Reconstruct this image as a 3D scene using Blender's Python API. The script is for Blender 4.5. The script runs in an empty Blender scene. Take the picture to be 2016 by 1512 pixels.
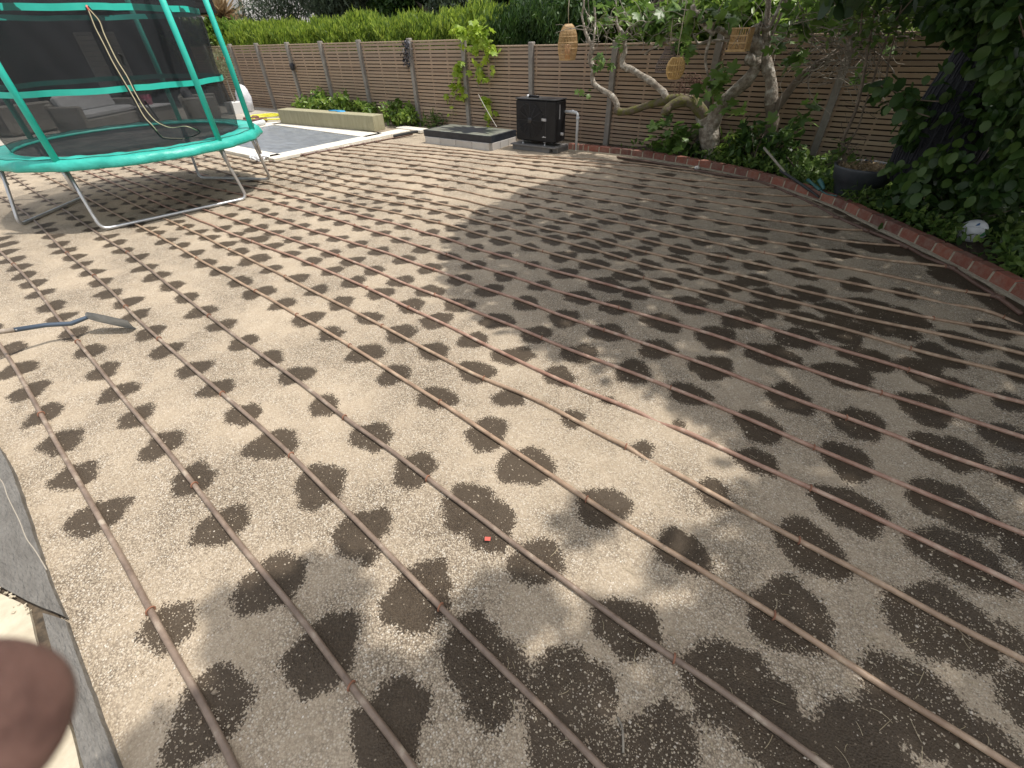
import bpy, math, random
import numpy as np
from mathutils import Vector
random.seed(7); RNG=np.random.default_rng(11)
SC=bpy.context.scene; COL=SC.collection

# ------------------------------------------------------------------ camera
H=1.85; FPX=862.086; CX,CY=1008.0,756.0
def _setup():
    v1=np.array([1045-CX,1833-CY,FPX]); v2=np.array([-420-CX,115-CY,FPX])
    d=v1/np.linalg.norm(v1); r=v2-d*(v2@d); r/=np.linalg.norm(r)
    X=-r; Z=-d; Y=np.cross(Z,X); return np.array([X,Y,Z])
R=_setup()
cd=bpy.data.cameras.new('camera'); cam=bpy.data.objects.new('camera',cd); COL.objects.link(cam)
from mathutils import Matrix
m=Matrix.Identity(4)
for i in range(3):
    m[i][0]=R[i,0]; m[i][1]=-R[i,1]; m[i][2]=-R[i,2]
m[2][3]=H
cam.matrix_world=m
cd.sensor_width=36.0; cd.lens=FPX/2016*36.0; cd.clip_start=0.01; cd.clip_end=500
cd.dof.use_dof=True; cd.dof.focus_distance=3.6; cd.dof.aperture_fstop=cd.lens/1.5
SC.camera=cam
# ------------------------------------------------------------------ world, sun, exposure
SUN=np.array([0.33,0.28,1.0]); sn=SUN/np.linalg.norm(SUN)
w=bpy.data.worlds.new("World"); SC.world=w; w.use_nodes=True
nt=w.node_tree; nt.nodes.clear()
sky=nt.nodes.new('ShaderNodeTexSky'); sky.sky_type='NISHITA'; sky.sun_disc=False
sky.sun_elevation=math.asin(sn[2]); sky.sun_rotation=math.atan2(sn[0],sn[1])
sky.air_density=1.2; sky.dust_density=2.0
bg=nt.nodes.new('ShaderNodeBackground'); bg.inputs[1].default_value=0.15
wo=nt.nodes.new('ShaderNodeOutputWorld'); hs=nt.nodes.new('ShaderNodeHueSaturation'); hs.inputs['Saturation'].default_value=.35; nt.links.new(sky.outputs[0],hs.inputs['Color']); wb=nt.nodes.new('ShaderNodeMix'); wb.data_type='RGBA'; wb.blend_type='MULTIPLY'; wb.inputs[0].default_value=1; wb.inputs[7].default_value=(1.03,.995,.95,1); nt.links.new(hs.outputs[0],wb.inputs[6]); nt.links.new(wb.outputs[2],bg.inputs[0]); nt.links.new(bg.outputs[0],wo.inputs[0])
sl=bpy.data.lights.new('sun','SUN'); sl.energy=2.55; sl.angle=math.radians(0.9); sl.color=(1,0.95,0.88)
so=bpy.data.objects.new('sun',sl); COL.objects.link(so)
so.rotation_euler=Vector(sn).to_track_quat('Z','Y').to_euler()
SC.view_settings.view_transform='Standard'; SC.view_settings.look='None'
SC.view_settings.exposure=0.66; SC.view_settings.gamma=1.0; SC.view_settings.use_curve_mapping=False

# ------------------------------------------------------------------ helpers
def ray(p): return R@np.array([p[0]-CX,p[1]-CY,FPX])
def gp(p,z=0.0):                       # point on the level z
    d=ray(p); t=(z-H)/d[2]; return np.array([d[0]*t,d[1]*t,z])
def py(p,Y):                           # point on the upright plane y=Y
    d=ray(p); t=Y/d[1]; return np.array([d[0]*t,Y,H+d[2]*t])
def pr(q):                             # world -> photo pixel
    v=R.T@(np.array(q,float)-np.array([0,0,H])); return np.array([CX+FPX*v[0]/v[2],CY+FPX*v[1]/v[2]])
def gz(x,y):                           # gentle relief of the gravel
    x=np.asarray(x,float); y=np.asarray(y,float)
    return 0.004*np.sin(x*2.1+y*1.3)+0.004*np.sin(x*-1.1+y*3.7+1)+0.0025*np.sin(x*6.3+y*5.1)+0.002*np.sin(y*11-x*7)

class MB:
    def __init__(s): s.v=[]; s.f=[]; s.n=0
    def add(s,v,f):
        v=np.asarray(v,float).reshape(-1,3); s.v.append(v)
        s.f.extend([tuple(i+s.n for i in q) for q in f]); s.n+=len(v); return s
    def box(s,c,size,rz=0.0,rx=0.0,ry=0.0,jit=0.0,bev=0.0):
        hx,hy,hz=np.array(size)/2.0
        if bev>0:
            b=min(bev,hx*.9,hy*.9,hz*.9); v=[]
            for sz,ins in ((-hz,b),(-hz+b,0),(hz-b,0),(hz,b)):
                a,c2=hx-ins,hy-ins; k=b*0.6
                for x,y in ((-a+k,-c2),(a-k,-c2),(a,-c2+k),(a,c2-k),(a-k,c2),(-a+k,c2),(-a,c2-k),(-a,-c2+k)): v.append((x,y,sz))
            f=[tuple(range(7,-1,-1)),tuple(range(24,32))]
            for l in range(3):
                for i in range(8): f.append((l*8+i,l*8+(i+1)%8,(l+1)*8+(i+1)%8,(l+1)*8+i))
            v=np.array(v,float)
        else:
            v=np.array([(x,y,z) for z in (-hz,hz) for y in (-hy,hy) for x in (-hx,hx)],float)
            f=[(0,2,3,1),(4,5,7,6),(0,1,5,4),(1,3,7,5),(3,2,6,7),(2,0,4,6)]
        if jit: v+=RNG.uniform(-jit,jit,v.shape)
        M=Matrix.Rotation(rz,3,'Z')@Matrix.Rotation(ry,3,'Y')@Matrix.Rotation(rx,3,'X')
        v=v@np.array(M).T+np.array(c,float)
        return s.add(v,f)
    def tube(s,path,rad,n=8,caps=True):
        P=np.array(path,float); k=len(P); rad=np.full(k,rad,float) if np.isscalar(rad) else np.array(rad,float)
        T=np.gradient(P,axis=0); T/=np.linalg.norm(T,axis=1)[:,None]+1e-12
        up=np.array([0,0,1.]) if abs(T[0,2])<.9 else np.array([1.,0,0])
        u=np.cross(T[0],up); u/=np.linalg.norm(u); V=[]
        for i in range(k):
            u=u-T[i]*(u@T[i]); u/=np.linalg.norm(u)+1e-12; w_=np.cross(T[i],u)
            a=np.linspace(0,2*math.pi,n,endpoint=False)
            V.append(P[i]+rad[i]*(np.cos(a)[:,None]*u+np.sin(a)[:,None]*w_))
        f=[]
        for i in range(k-1):
            for j in range(n): f.append((i*n+j,i*n+(j+1)%n,(i+1)*n+(j+1)%n,(i+1)*n+j))
        if caps: f.append(tuple(range(n-1,-1,-1))); f.append(tuple((k-1)*n+j for j in range(n)))
        return s.add(np.concatenate(V),f)
    def lathe(s,c,prof,n=32,sx=1.0,sy=1.0,close=False):
        c=np.array(c,float); V=[]
        for r,z in prof:
            for j in range(n):
                a=2*math.pi*j/n; V.append((c[0]+sx*r*math.cos(a),c[1]+sy*r*math.sin(a),c[2]+z))
        f=[]; k=len(prof)
        for i in range(k-1):
            for j in range(n): f.append((i*n+j,i*n+(j+1)%n,(i+1)*n+(j+1)%n,(i+1)*n+j))
        if close: f.append(tuple(range(n-1,-1,-1))); f.append(tuple((k-1)*n+j for j in range(n)))
        return s.add(V,f)
    def poly(s,pts,z0,z1):              # upright prism
        n=len(pts); a=sum(pts[i][0]*pts[(i+1)%n][1]-pts[(i+1)%n][0]*pts[i][1] for i in range(n))
        if a<0: pts=pts[::-1]
        v=[(p[0],p[1],z0) for p in pts]+[(p[0],p[1],z1) for p in pts]
        f=[tuple(range(n-1,-1,-1)),tuple(range(n,2*n))]+[(i,(i+1)%n,n+(i+1)%n,n+i) for i in range(n)]
        return s.add(v,f)
    def mesh(s,name,mat,origin=(0,0,0),smooth=False):
        v=np.concatenate(s.v)-np.array(origin,float) if s.v else np.zeros((0,3))
        me=bpy.data.meshes.new(name); me.from_pydata(v.tolist(),[],s.f)
        if mat: me.materials.append(mat)
        if smooth: me.shade_smooth()
        me.update(); return me

def smooth(P,k=8):                      # Catmull-Rom through the points
    P=np.array(P,float)
    if len(P)<3: return P
    Q=np.vstack([2*P[0]-P[1],P,2*P[-1]-P[-2]]); out=[]
    for i in range(1,len(Q)-2):
        for t in np.linspace(0,1,k,endpoint=False):
            a,b,c,d=Q[i-1],Q[i],Q[i+1],Q[i+2]
            out.append(0.5*((2*b)+(-a+c)*t+(2*a-5*b+4*c-d)*t*t+(-a+3*b-3*c+d)*t**3))
    out.append(P[-1]); return np.array(out)

def tag(o,label=None,cat=None,group=None,kind=None):
    if label: o['label']=label
    if cat: o['category']=cat
    if group: o['group']=group
    if kind: o['kind']=kind
    return o
def thing(name,label,cat,loc,group=None):
    o=bpy.data.objects.new(name,None); COL.objects.link(o); o.location=[float(x) for x in loc]; o.empty_display_size=0.1
    return tag(o,label,cat,group)
def wloc(o):
    p=np.zeros(3)
    while o is not None: p+=np.array(o.location); o=o.parent
    return p
def part(name,mb,mat,parent,smooth_=False,label=None,kind=None):
    me=mb.mesh(name,mat,wloc(parent),smooth_) if isinstance(mb,MB) else mb
    o=bpy.data.objects.new(name,me); COL.objects.link(o); o.parent=parent
    return tag(o,label,kind=kind)
def solo(name,mb,mat,label,cat,base,group=None,smooth_=False):
    o=bpy.data.objects.new(name,mb.mesh(name,mat,base,smooth_) if isinstance(mb,MB) else mb); COL.objects.link(o); o.location=[float(x) for x in base]
    return tag(o,label,cat,group)
def struct(name,mb,mat,kind='structure',smooth_=False):
    o=bpy.data.objects.new(name,mb.mesh(name,mat,(0,0,0),smooth_) if isinstance(mb,MB) else mb); COL.objects.link(o)
    return tag(o,kind=kind)

# ------------------------------------------------------------------ materials
def mat(name,c1,c2=None,scale=6.0,rough=0.7,bump=0.0,bscale=40.0,detail=6,metal=0.0,c3=None,stretch=(1,1,1),spec=0.5,lo=0.35,hi=0.65,bdist=0.01):
    M=bpy.data.materials.new(name); M.use_nodes=True; t=M.node_tree; b=t.nodes['Principled BSDF']
    b.inputs['Roughness'].default_value=rough; b.inputs['Metallic'].default_value=metal; b.inputs['Specular IOR Level'].default_value=spec
    tc=t.nodes.new('ShaderNodeTexCoord'); mp=t.nodes.new('ShaderNodeMapping'); mp.inputs['Scale'].default_value=stretch
    t.links.new(tc.outputs['Object'],mp.inputs[0])
    if c2 is None: b.inputs['Base Color'].default_value=(*c1,1)
    else:
        n=t.nodes.new('ShaderNodeTexNoise'); n.inputs['Scale'].default_value=scale; n.inputs['Detail'].default_value=detail; n.inputs['Roughness'].default_value=.65
        t.links.new(mp.outputs[0],n.inputs['Vector'])
        r=t.nodes.new('ShaderNodeValToRGB'); e=r.color_ramp.elements
        e[0].position=lo; e[0].color=(*c1,1); e[1].position=hi; e[1].color=(*c2,1)
        if c3: q=e.new(min(hi+.12,.98)); q.color=(*c3,1)
        t.links.new(n.outputs['Fac'],r.inputs[0]); t.links.new(r.outputs[0],b.inputs['Base Color'])
    if bump:
        n2=t.nodes.new('ShaderNodeTexNoise'); n2.inputs['Scale'].default_value=bscale; n2.inputs['Detail'].default_value=5
        t.links.new(mp.outputs[0],n2.inputs['Vector'])
        bp=t.nodes.new('ShaderNodeBump'); bp.inputs['Strength'].default_value=bump; bp.inputs['Distance'].default_value=bdist
        t.links.new(n2.outputs['Fac'],bp.inputs['Height']); t.links.new(bp.outputs[0],b.inputs['Normal'])
    return M
def leafmat(name,cols,rough=0.5,trans=0.35,clump=2.0):
    M=bpy.data.materials.new(name); M.use_nodes=True; t=M.node_tree; b=t.nodes['Principled BSDF']; out=t.nodes['Material Output']
    g=t.nodes.new('ShaderNodeNewGeometry'); tc=t.nodes.new('ShaderNodeTexCoord'); n=t.nodes.new('ShaderNodeTexNoise'); n.inputs['Scale'].default_value=clump
    t.links.new(tc.outputs['Object'],n.inputs['Vector'])
    a=t.nodes.new('ShaderNodeMath'); a.operation='MULTIPLY_ADD'; a.inputs[1].default_value=0.6
    s=t.nodes.new('ShaderNodeMath'); s.operation='MULTIPLY'; s.inputs[1].default_value=0.4
    t.links.new(n.outputs['Fac'],s.inputs[0]); t.links.new(g.outputs['Random Per Island'],a.inputs[0]); t.links.new(s.outputs[0],a.inputs[2])
    r=t.nodes.new('ShaderNodeValToRGB'); e=r.color_ramp.elements; e[0].position=.1; e[0].color=(*cols[0],1); e[1].position=.92; e[1].color=(*cols[-1],1)
    for i,c in enumerate(cols[1:-1]): q=e.new(.1+.82*(i+1)/(len(cols)-1)); q.color=(*c,1)
    t.links.new(a.outputs[0],r.inputs[0]); t.links.new(r.outputs[0],b.inputs['Base Color']); b.inputs['Roughness'].default_value=rough
    tl=t.nodes.new('ShaderNodeBsdfTranslucent'); mx=t.nodes.new('ShaderNodeMixShader'); mx.inputs[0].default_value=trans
    t.links.new(r.outputs[0],tl.inputs[0]); t.links.new(b.outputs[0],mx.inputs[1]); t.links.new(tl.outputs[0],mx.inputs[2]); t.links.new(mx.outputs[0],out.inputs[0])
    return M

# leaf templates: (verts, faces), length along x
T_OVAL=(np.array([(0,0,0),(.3,.26,.06),(.3,-.26,.06),(.7,.22,.04),(.7,-.22,.04),(1,0,-.06),(.5,0,-.03)]),[(0,6,1),(0,2,6),(1,6,3),(2,4,6),(3,6,5),(4,5,6)])
T_SLIM=(np.array([(0,0,0),(.45,.09,.03),(.45,-.09,.03),(1,0,-.04)]),[(0,2,3,1)])
T_NEED=(np.array([(0,-.05,0),(0,.05,0),(1,0,.05),(.55,.10,.03),(.5,-.11,.02)]),[(0,4,2,3,1)])
_a=np.radians([180,150,128,105,85,62,45,28,12,0]); _r=[.12,.34,.62,.50,.30,.46,.88,.72,.42,.55,1.0]
def _fig():
    pts=[(-.02,0)]
    half=[(-.05,.14),(.05,.42),(.20,.50),(.26,.24),(.40,.50),(.66,.56),(.62,.20),(.80,.16),(1,0)]
    up=half; dn=[(x,-y) for x,y in half[:-1]][::-1]
    o=up+dn; v=[(.25,0,.05)]+[(x,y,-.08*abs(y)) for x,y in o]; n=len(o)
    return np.array(v),[(0,i+1,(i+1)%n+1) for i in range(n)]
T_FIG=_fig()
T_ROUND=(np.array([(0,0,0),(.15,.3,.03),(.5,.42,0),(.85,.28,-.03),(1.05,0,-.1),(.85,-.28,-.03),(.5,-.42,0),(.15,-.3,.03),(.5,0,.06)]),[(8,(i+1)%8,i) for i in range(8)])

def leafmesh(name,pos,size,tmpl,M,origin,dirs=None,spread=1.0,rng=RNG,droop=0.0):
    pos=np.asarray(pos,float); N=len(pos); size=np.broadcast_to(np.asarray(size,float),(N,))*rng.uniform(.65,1.25,N)
    if dirs is None: d=rng.normal(size=(N,3))
    else: d=np.broadcast_to(np.asarray(dirs,float),(N,3))+rng.normal(size=(N,3))*spread
    d[:,2]-=droop; d/=np.linalg.norm(d,axis=1)[:,None]
    h=rng.normal(size=(N,3))*.55+np.array([0,0,1.0]); y=np.cross(h,d); y/=np.linalg.norm(y,axis=1)[:,None]+1e-9; z=np.cross(d,y)
    tv,tf=tmpl; k=len(tv)
    V=pos[:,None,:]+size[:,None,None]*(tv[None,:,0:1]*d[:,None,:]+tv[None,:,1:2]*y[:,None,:]+tv[None,:,2:3]*z[:,None,:])-np.array(origin,float)
    V=V.reshape(-1,3); me=bpy.data.meshes.new(name)
    loops=np.concatenate([np.array(f) for f in tf]); tot=np.array([len(f) for f in tf]); st=np.concatenate([[0],np.cumsum(tot)[:-1]])
    L=(loops[None,:]+np.arange(N)[:,None]*k).ravel(); F=len(tf)
    me.vertices.add(len(V)); me.vertices.foreach_set('co',V.ravel().astype(np.float32))
    me.loops.add(len(L)); me.loops.foreach_set('vertex_index',L.astype(np.int32))
    me.polygons.add(N*F); me.polygons.foreach_set('loop_start',(st[None,:]+np.arange(N)[:,None]*len(loops)).ravel().astype(np.int32))
    me.polygons.foreach_set('loop_total',np.tile(tot,N).astype(np.int32))
    me.materials.append(M); me.update(); me.validate(); return me
def clumps(centers,rad,n,squash=1.0,rng=RNG):
    c=np.asarray(centers,float); i=rng.integers(0,len(c),n); r=np.broadcast_to(np.asarray(rad,float),(len(c),))[i]
    d=rng.normal(size=(n,3)); d/=np.linalg.norm(d,axis=1)[:,None]; rr=rng.uniform(.25,1,n)**.6
    d[:,2]*=squash; return c[i]+d*(rr*r)[:,None]

# ------------------------------------------------------------------ measured layout of the drip hoses (photo pixels on the ground)
HOSES=[
 [(-260,420),(-90,560),(0,665),(30,728),(50,756),(80,816),(112,876),(150,941),(187,1001),(215,1051),(260,1134),(302,1211),(340,1279),(380,1349),(425,1434),(462,1512),(520,1630)],
 [(-260,330),(-120,400),(0,483),(32,528),(72,563),(100,608),(130,648),(155,673),(175,700),(220,756),(252,798),(307,858),(345,906),(382,953),(425,1011),(462,1061),(524,1134),(564,1179),(604,1231),(649,1294),(694,1354),(736,1409),(779,1461),(814,1512),(880,1610)],
 [(-240,300),(-110,335),(0,383),(37,405),(78,440),(110,480),(133,501),(182,538),(225,575),(247,605),(275,635),(315,669),(350,698),(412,756),(440,778),(504,829),(574,896),(614,936),(669,991),(729,1051),(803,1132),(874,1200),(929,1256),(1008,1337),(1070,1394),(1120,1446),(1183,1512),(1290,1620)],
 [(-200,275),(-80,303),(12,332),(55,370),(83,390),(130,412),(157,435),(183,453),(213,473),(240,492),(257,497),(295,533),(342,568),(385,600),(417,625),(462,663),(504,692),(534,713),(595,756),(634,788),(676,823),(729,856),(791,901),(849,948),(889,976),(941,1011),(1008,1068),(1058,1106),(1100,1134),(1163,1181),(1240,1236),(1320,1294),(1383,1331),(1458,1386),(1512,1427),(1624,1509),(1760,1610)],
 [(-150,275),(-40,303),(55,332),(73,340),(103,355),(130,366),(172,389),(200,408),(247,430),(282,448),(315,468),(350,485),(385,510),(430,530),(504,572),(586,620),(686,678),(766,728),(808,756),(871,796),(919,823),(1008,887),(1083,936),(1153,981),(1245,1043),(1308,1078),(1398,1134),(1512,1203),(1612,1266),(1699,1324),(1787,1381),(1887,1441),(2002,1509),(2140,1600)],
 [(-90,270),(20,300),(100,328),(152,350),(190,367),(215,382),(262,400),(330,432),(365,450),(410,470),(450,493),(504,514),(564,545),(629,583),(684,605),(754,640),(829,683),(904,723),(954,745),(1008,766),(1053,786),(1118,821),(1183,856),(1240,883),(1278,903,-.022),(1320,931),(1408,978),(1478,1016),(1512,1032),(1567,1060),(1706,1134),(1800,1184),(1887,1234),(2016,1296),(2160,1370)],
 [(-40,262),(60,293),(142,325),(170,338),(208,353),(250,373),(290,392),(320,402),(370,425),(415,443),(462,463),(506,480),(559,497),(619,523),(679,548),(729,570),(814,610),(879,638),(929,663),(986,690),(1008,705),(1058,728),(1119,756),(1183,781),(1270,818),(1297,829,-.022),(1323,841),(1408,876),(1512,924),(1597,963),(1687,1003),(1787,1048),(1887,1096),(1966,1133),(2016,1156),(2160,1230)],
 [(20,262),(100,290),(180,324),(217,342),(250,355),(312,380),(367,398),(412,418),(462,433),(504,448),(579,470),(669,505),(719,525),(779,553),(866,585),(929,608),(1008,640),(1068,665),(1133,693),(1213,723),(1303,756),(1398,790),(1512,842),(1617,888),(1787,956),(1912,1008),(2016,1051),(2160,1110)],
 [(60,262),(140,290),(217,317),(242,328),(273,340),(305,355),(336,367),(370,378),(425,395),(480,409),(504,415),(569,440),(654,465),(733,489),(791,508),(854,532),(929,558),(1008,584),(1065,608),(1158,640),(1245,670),(1345,700),(1433,733),(1495,756),(1612,803),(1687,828),(1762,853),(1862,893),(1937,921),(2016,948),(2160,1000)],
 [(100,262),(180,288),(252,314),(283,328),(317,342),(370,358),(435,375),(504,389),(554,403),(604,418),(659,430),(709,447),(766,465),(841,488),(904,510),(1008,544),(1070,565),(1145,588),(1213,608),(1308,630),(1383,653),(1458,678),(1512,697),(1587,725),(1678,755),(1774,782),(1887,820),(2016,858),(2160,905)],
 [(150,262),(225,288),(293,312),(336,328),(420,350),(504,371),(541,378),(571,387),(611,397),(646,410),(679,418),(754,435),(816,451),(861,465),(929,485),(1008,508),(1090,533),(1163,553),(1245,573),(1308,593),(1383,605),(1512,645),(1612,675),(1712,705),(1787,728),(1868,756),(2016,793),(2160,830)],
 [(195,262),(260,285),(317,307),(400,327),(470,347),(522,360),(554,367),(597,379),(646,392),(687,402),(737,412),(796,423),(840,435),(879,443),(941,458),(1008,476),(1070,495),(1138,512),(1198,528),(1265,548),(1345,565),(1433,588),(1512,608),(1612,635),(1724,665),(1812,693),(1912,718),(2016,745),(2160,785)],
 [(235,262),(300,283),(370,308),(440,325),(504,340),(537,348),(587,358),(637,369),(671,377),(712,387),(754,396),(800,404),(837,410),(875,418),(917,428),(967,442),(1000,449),(1023,455),(1095,473),(1170,490),(1233,513),(1295,528),(1383,543),(1458,565),(1515,580),(1612,608),(1700,625),(1800,648),(1847,660),(1937,677),(2016,698),(2160,735)],
 [(400,305),(455,318),(504,328),(534,336),(587,348),(646,358),(687,367),(740,377),(800,388),(833,395),(875,402),(925,413),(963,423),(1014,438),(1083,451),(1158,470),(1223,483),(1283,500),(1358,518),(1433,532),(1512,556),(1637,583),(1724,602),(1782,618),(1849,630),(1924,641),(2016,656),(2160,690)],
 [(440,306),(504,320),(532,323),(576,333),(624,343),(671,352),(712,360),(779,369),(800,373),(867,383),(910,393),(942,400),(1000,412),(1042,422),(1108,436),(1183,453),(1272,475),(1358,493),(1433,507),(1512,525),(1624,545),(1724,568),(1784,580),(1824,588),(1862,594,-.015),(1917,604),(1970,620),(2016,636,-.02)],
 [(539,317),(554,320),(604,327),(646,337),(704,347),(771,353),(800,358),(867,368),(920,378),(983,390),(1042,402),(1108,414),(1208,435),(1285,453),(1383,474),(1433,483),(1512,499),(1637,523),(1712,535),(1812,558),(1887,573),(1965,585)],
 [(569,310),(584,315),(651,324),(704,333),(771,340),(800,343),(842,347),(900,358),(967,370),(1017,380),(1065,390),(1168,410),(1258,429),(1333,443),(1443,463),(1512,474),(1612,492),(1687,507),(1724,511),(1812,521),(1873,527)],
 [(598,307),(612,312),(654,314),(704,322),(754,326),(800,330),(850,337),(917,347),(967,357),(1017,364),(1060,373),(1090,378),(1155,389),(1233,402),(1353,424),(1413,434),(1512,449),(1612,467),(1654,474),(1724,483),(1782,485)],
 [(624,302),(646,307),(696,309),(737,315),(800,321),(883,333),(950,343),(1017,353),(1083,363),(1192,382),(1283,394),(1350,405),(1393,415),(1512,432),(1562,440),(1637,450),(1687,455),(1704,453)],
 [(647,299),(670,303),(721,304),(760,308),(800,313),(850,319),(900,327),(967,337),(1033,345),(1100,355),(1167,363),(1255,376),(1333,386),(1436,402),(1512,414),(1554,422),(1612,430),(1647,428)],
 [(671,295),(704,296),(754,302),(800,306),(850,311),(900,318),(983,326),(1050,331),(1083,337),(1142,348),(1200,356),(1272,366),(1350,376),(1436,388),(1480,395),(1540,403),(1580,408),(1605,405)],
 [(693,289),(704,292),(754,294),(800,298),(883,307),(950,313),(1017,319),(1083,329),(1136,335),(1200,342),(1270,352),(1327,360),(1436,373),(1500,382),(1545,388),(1563,386)],
 [(716,286),(754,288),(800,292),(900,301),(983,310),(1060,318),(1100,323),(1175,327),(1233,334),(1292,347),(1367,354),(1423,360),(1490,369),(1522,369)],
 [(740,280),(790,284),(840,288),(900,296),(1000,305),(1083,314),(1136,319),(1200,325),(1267,326),(1300,331),(1350,339),(1436,353),(1465,357),(1477,354)],
 [(1010,305),(1040,307),(1100,309),(1150,312),(1192,315),(1267,322),(1330,330),(1400,340),(1430,344)],
]
def hose_path(h,lift=.011):
    out=[]
    for q in h:
        dz=q[2] if len(q)>2 else 0.0
        p=gp(q[:2],lift); p[2]=lift+dz; out.append(p)
    S=smooth(out,5)
    for _ in range(40): S[1:-1,:2]=S[1:-1,:2]*.5+(S[:-2,:2]+S[2:,:2])*.25
    S[:,2]+=gz(S[:,0],S[:,1])
    return S
HP=[hose_path(h) for h in HOSES]

# wet patches: tile origin, points in 4x tile pixels, optional radius in metres
def T(c,r,L): return [(504*c+q[0]/4,378*r+q[1]/4)+tuple(q[2:]) for q in L]
WETPX=( T(0,2,[(230,50),(340,235),(480,450),(590,720),(780,1050,.13),(930,60),(1070,250),(1280,480,.12),(1520,750),(1750,1120),(1710,40),(1920,240,.12)])
 +T(0,1,[(90,1240),(130,1400),(10,370),(50,415),(40,475),(90,530),(150,590),(190,655),(260,720),(320,805),(410,905),(480,1000),(580,1120),(710,1250),(810,1410),
  (350,270),(370,310),(420,350),(460,410),(510,460),(580,510),(640,570),(720,635),(790,710),(860,805),(1010,870),(1070,970),(1180,1110),(1310,1245),(1530,1395),
  (840,355),(910,405),(970,465),(1080,520),(1140,600),(1230,665),(1350,735),(1470,830),(1580,940),(1750,1050),(1920,1190),
  (1150,295),(1230,325),(1310,390),(1420,430),(1520,490),(1620,560),(1740,620),(1890,700),(1990,800),(1380,240),(1460,275),(1550,320),(1650,365),(1770,415),(1880,475),(1960,545),
  (1750,290),(1860,335),(1970,380),(1800,190),(1910,235),(2000,290)])
 +T(1,1,[(70,775),(210,880),(410,1000,.13),(590,1120),(870,1270,.15),(1090,1440),(110,1320),(320,1450),(30,520),(120,605),(330,680),(480,775),(670,875),(890,990),(1140,1110,.15),(1400,1250),(1730,1410,.13),
  (30,375),(120,425),(270,490),(440,550),(600,625),(770,715),(980,800),(1220,895,.15),(1420,1010,.17),(1710,1160),(1980,1290),(30,275),(135,320),(290,370),(420,425),(590,485),(760,550,.13),(930,625),(1140,705),(1370,785,.14),(1600,890,.14),(1900,1010,.15),
  (40,150),(110,185),(225,230),(350,265),(490,310),(640,365),(800,410),(970,470,.13),(1170,535,.13),(1370,605,.13),(1600,690,.14),(1840,775,.17),
  (85,65),(200,95),(310,135),(430,172),(545,205),(670,243),(825,285),(985,330),(1140,380),(1310,450,.12),(1515,508,.12),(1720,572,.14),(1960,660,.13),
  (380,68),(490,100),(600,135),(730,160),(860,195),(1010,238),(1160,275),(1370,322,.13),(1520,375),(1720,435),(1930,495,.13),(460,20),(580,50),(700,75),(800,108),(930,135),(1090,160),(1230,200),(1390,235),(1570,285,.13),(1740,330,.13),(1930,380,.14),
  (750,20),(860,45),(980,75),(1110,97),(1260,120),(1420,160),(1570,195),(1750,235,.14),(1920,280,.13),(1060,15),(1170,45),(1310,65),(1450,90),(1600,125),(1770,160,.13),(1940,205,.13)])
 +T(2,1,[(85,245,.13),(300,290,.14),(520,345,.17),(750,405,.15),(1020,465,.13),(1290,530),(1590,605),(1900,690,.15),(120,325),(320,375,.16),(580,445,.2),(830,505,.13),(1080,575,.14),(1390,645,.15),(1740,730,.15),(1990,800,.15),
  (140,435,.12),(400,505,.18),(640,570,.16),(920,655,.18),(1200,720,.16),(1590,810,.17),(1960,920,.16),(160,570,.1),(410,640,.16),(740,735,.21),(990,800,.14),(1400,890,.19),(1800,1010,.22),
  (220,740,.12),(530,835,.14),(820,915,.16),(1180,1030,.2),(1610,1150,.2),(1990,1280,.17),(110,880,.13),(410,995,.14),(750,1110,.15),(1140,1240,.17),(1570,1380,.22),(190,1120,.14),(530,1270,.13),(950,1415,.13),(60,1280,.12),(370,1450,.11),
  (40,150),(180,190,.12),(400,230,.14),(610,280,.14),(880,345,.18),(1100,395,.16),(1330,455,.15),(1630,510,.14),(1940,580,.14),(160,105),(340,140),(550,190),(760,230,.14),(1000,290,.14),(1240,340,.13),(1490,390,.13),(1790,450,.14),(130,30),(310,65),(500,105),(720,150),(930,195,.13),(1150,235,.13),(1350,275,.13),(1620,330,.13),(1920,375,.15)])
 +T(3,1,[(240,430,.16),(570,490,.16),(310,340,.12),(470,290),(150,510,.12),(460,575,.12),(270,640,.16),(700,735,.18),(1080,800,.12),(330,790,.2),(800,890,.22),(1100,990,.22),(130,860,.18),(530,930,.19),(850,1000,.2),(1540,1180,.18),
  (300,1010,.19),(620,1060,.2),(1000,1090,.22),(1340,1290,.2),(230,1150,.22),(560,1130,.17),(780,1310,.22),(1200,1400,.2),(100,1290,.17),(600,1440,.22),(1760,1080,.14),(1810,1110,.1),(850,440,.2),(1020,470,.18),(700,410,.12),(1450,690,.18),(1620,740,.2),(1380,670,.12),(1930,890,.2),(1980,1280,.1),(1970,1440,.12)])
 +T(1,2,[(130,480,.15),(500,790,.15),(830,1150,.15),(1280,1660,.19),(115,1565,.14),(540,175,.1),(910,410,.14),(1250,670,.13),(1660,950,.16),(1850,1110,.16),(1420,110,.14),(1820,390,.17),(1990,110,.1),(900,1340,.05)])
 +T(1,3,[(530,600,.15),(1060,1180,.18),(1730,600,.15),(1880,830,.13)])
 +T(0,3,[(1340,400,.11),(1650,1080,.15)]) )
SPOTS=[]
for q in WETPX:
    g=gp(q[:2]); r=q[2] if len(q)>2 else (.118 if g[0]<-3 else .125)
    if r>.13: r=.13+(r-.13)*.36
    SPOTS.append((g[0],g[1],r*random.uniform(.93,1.06)))
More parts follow.
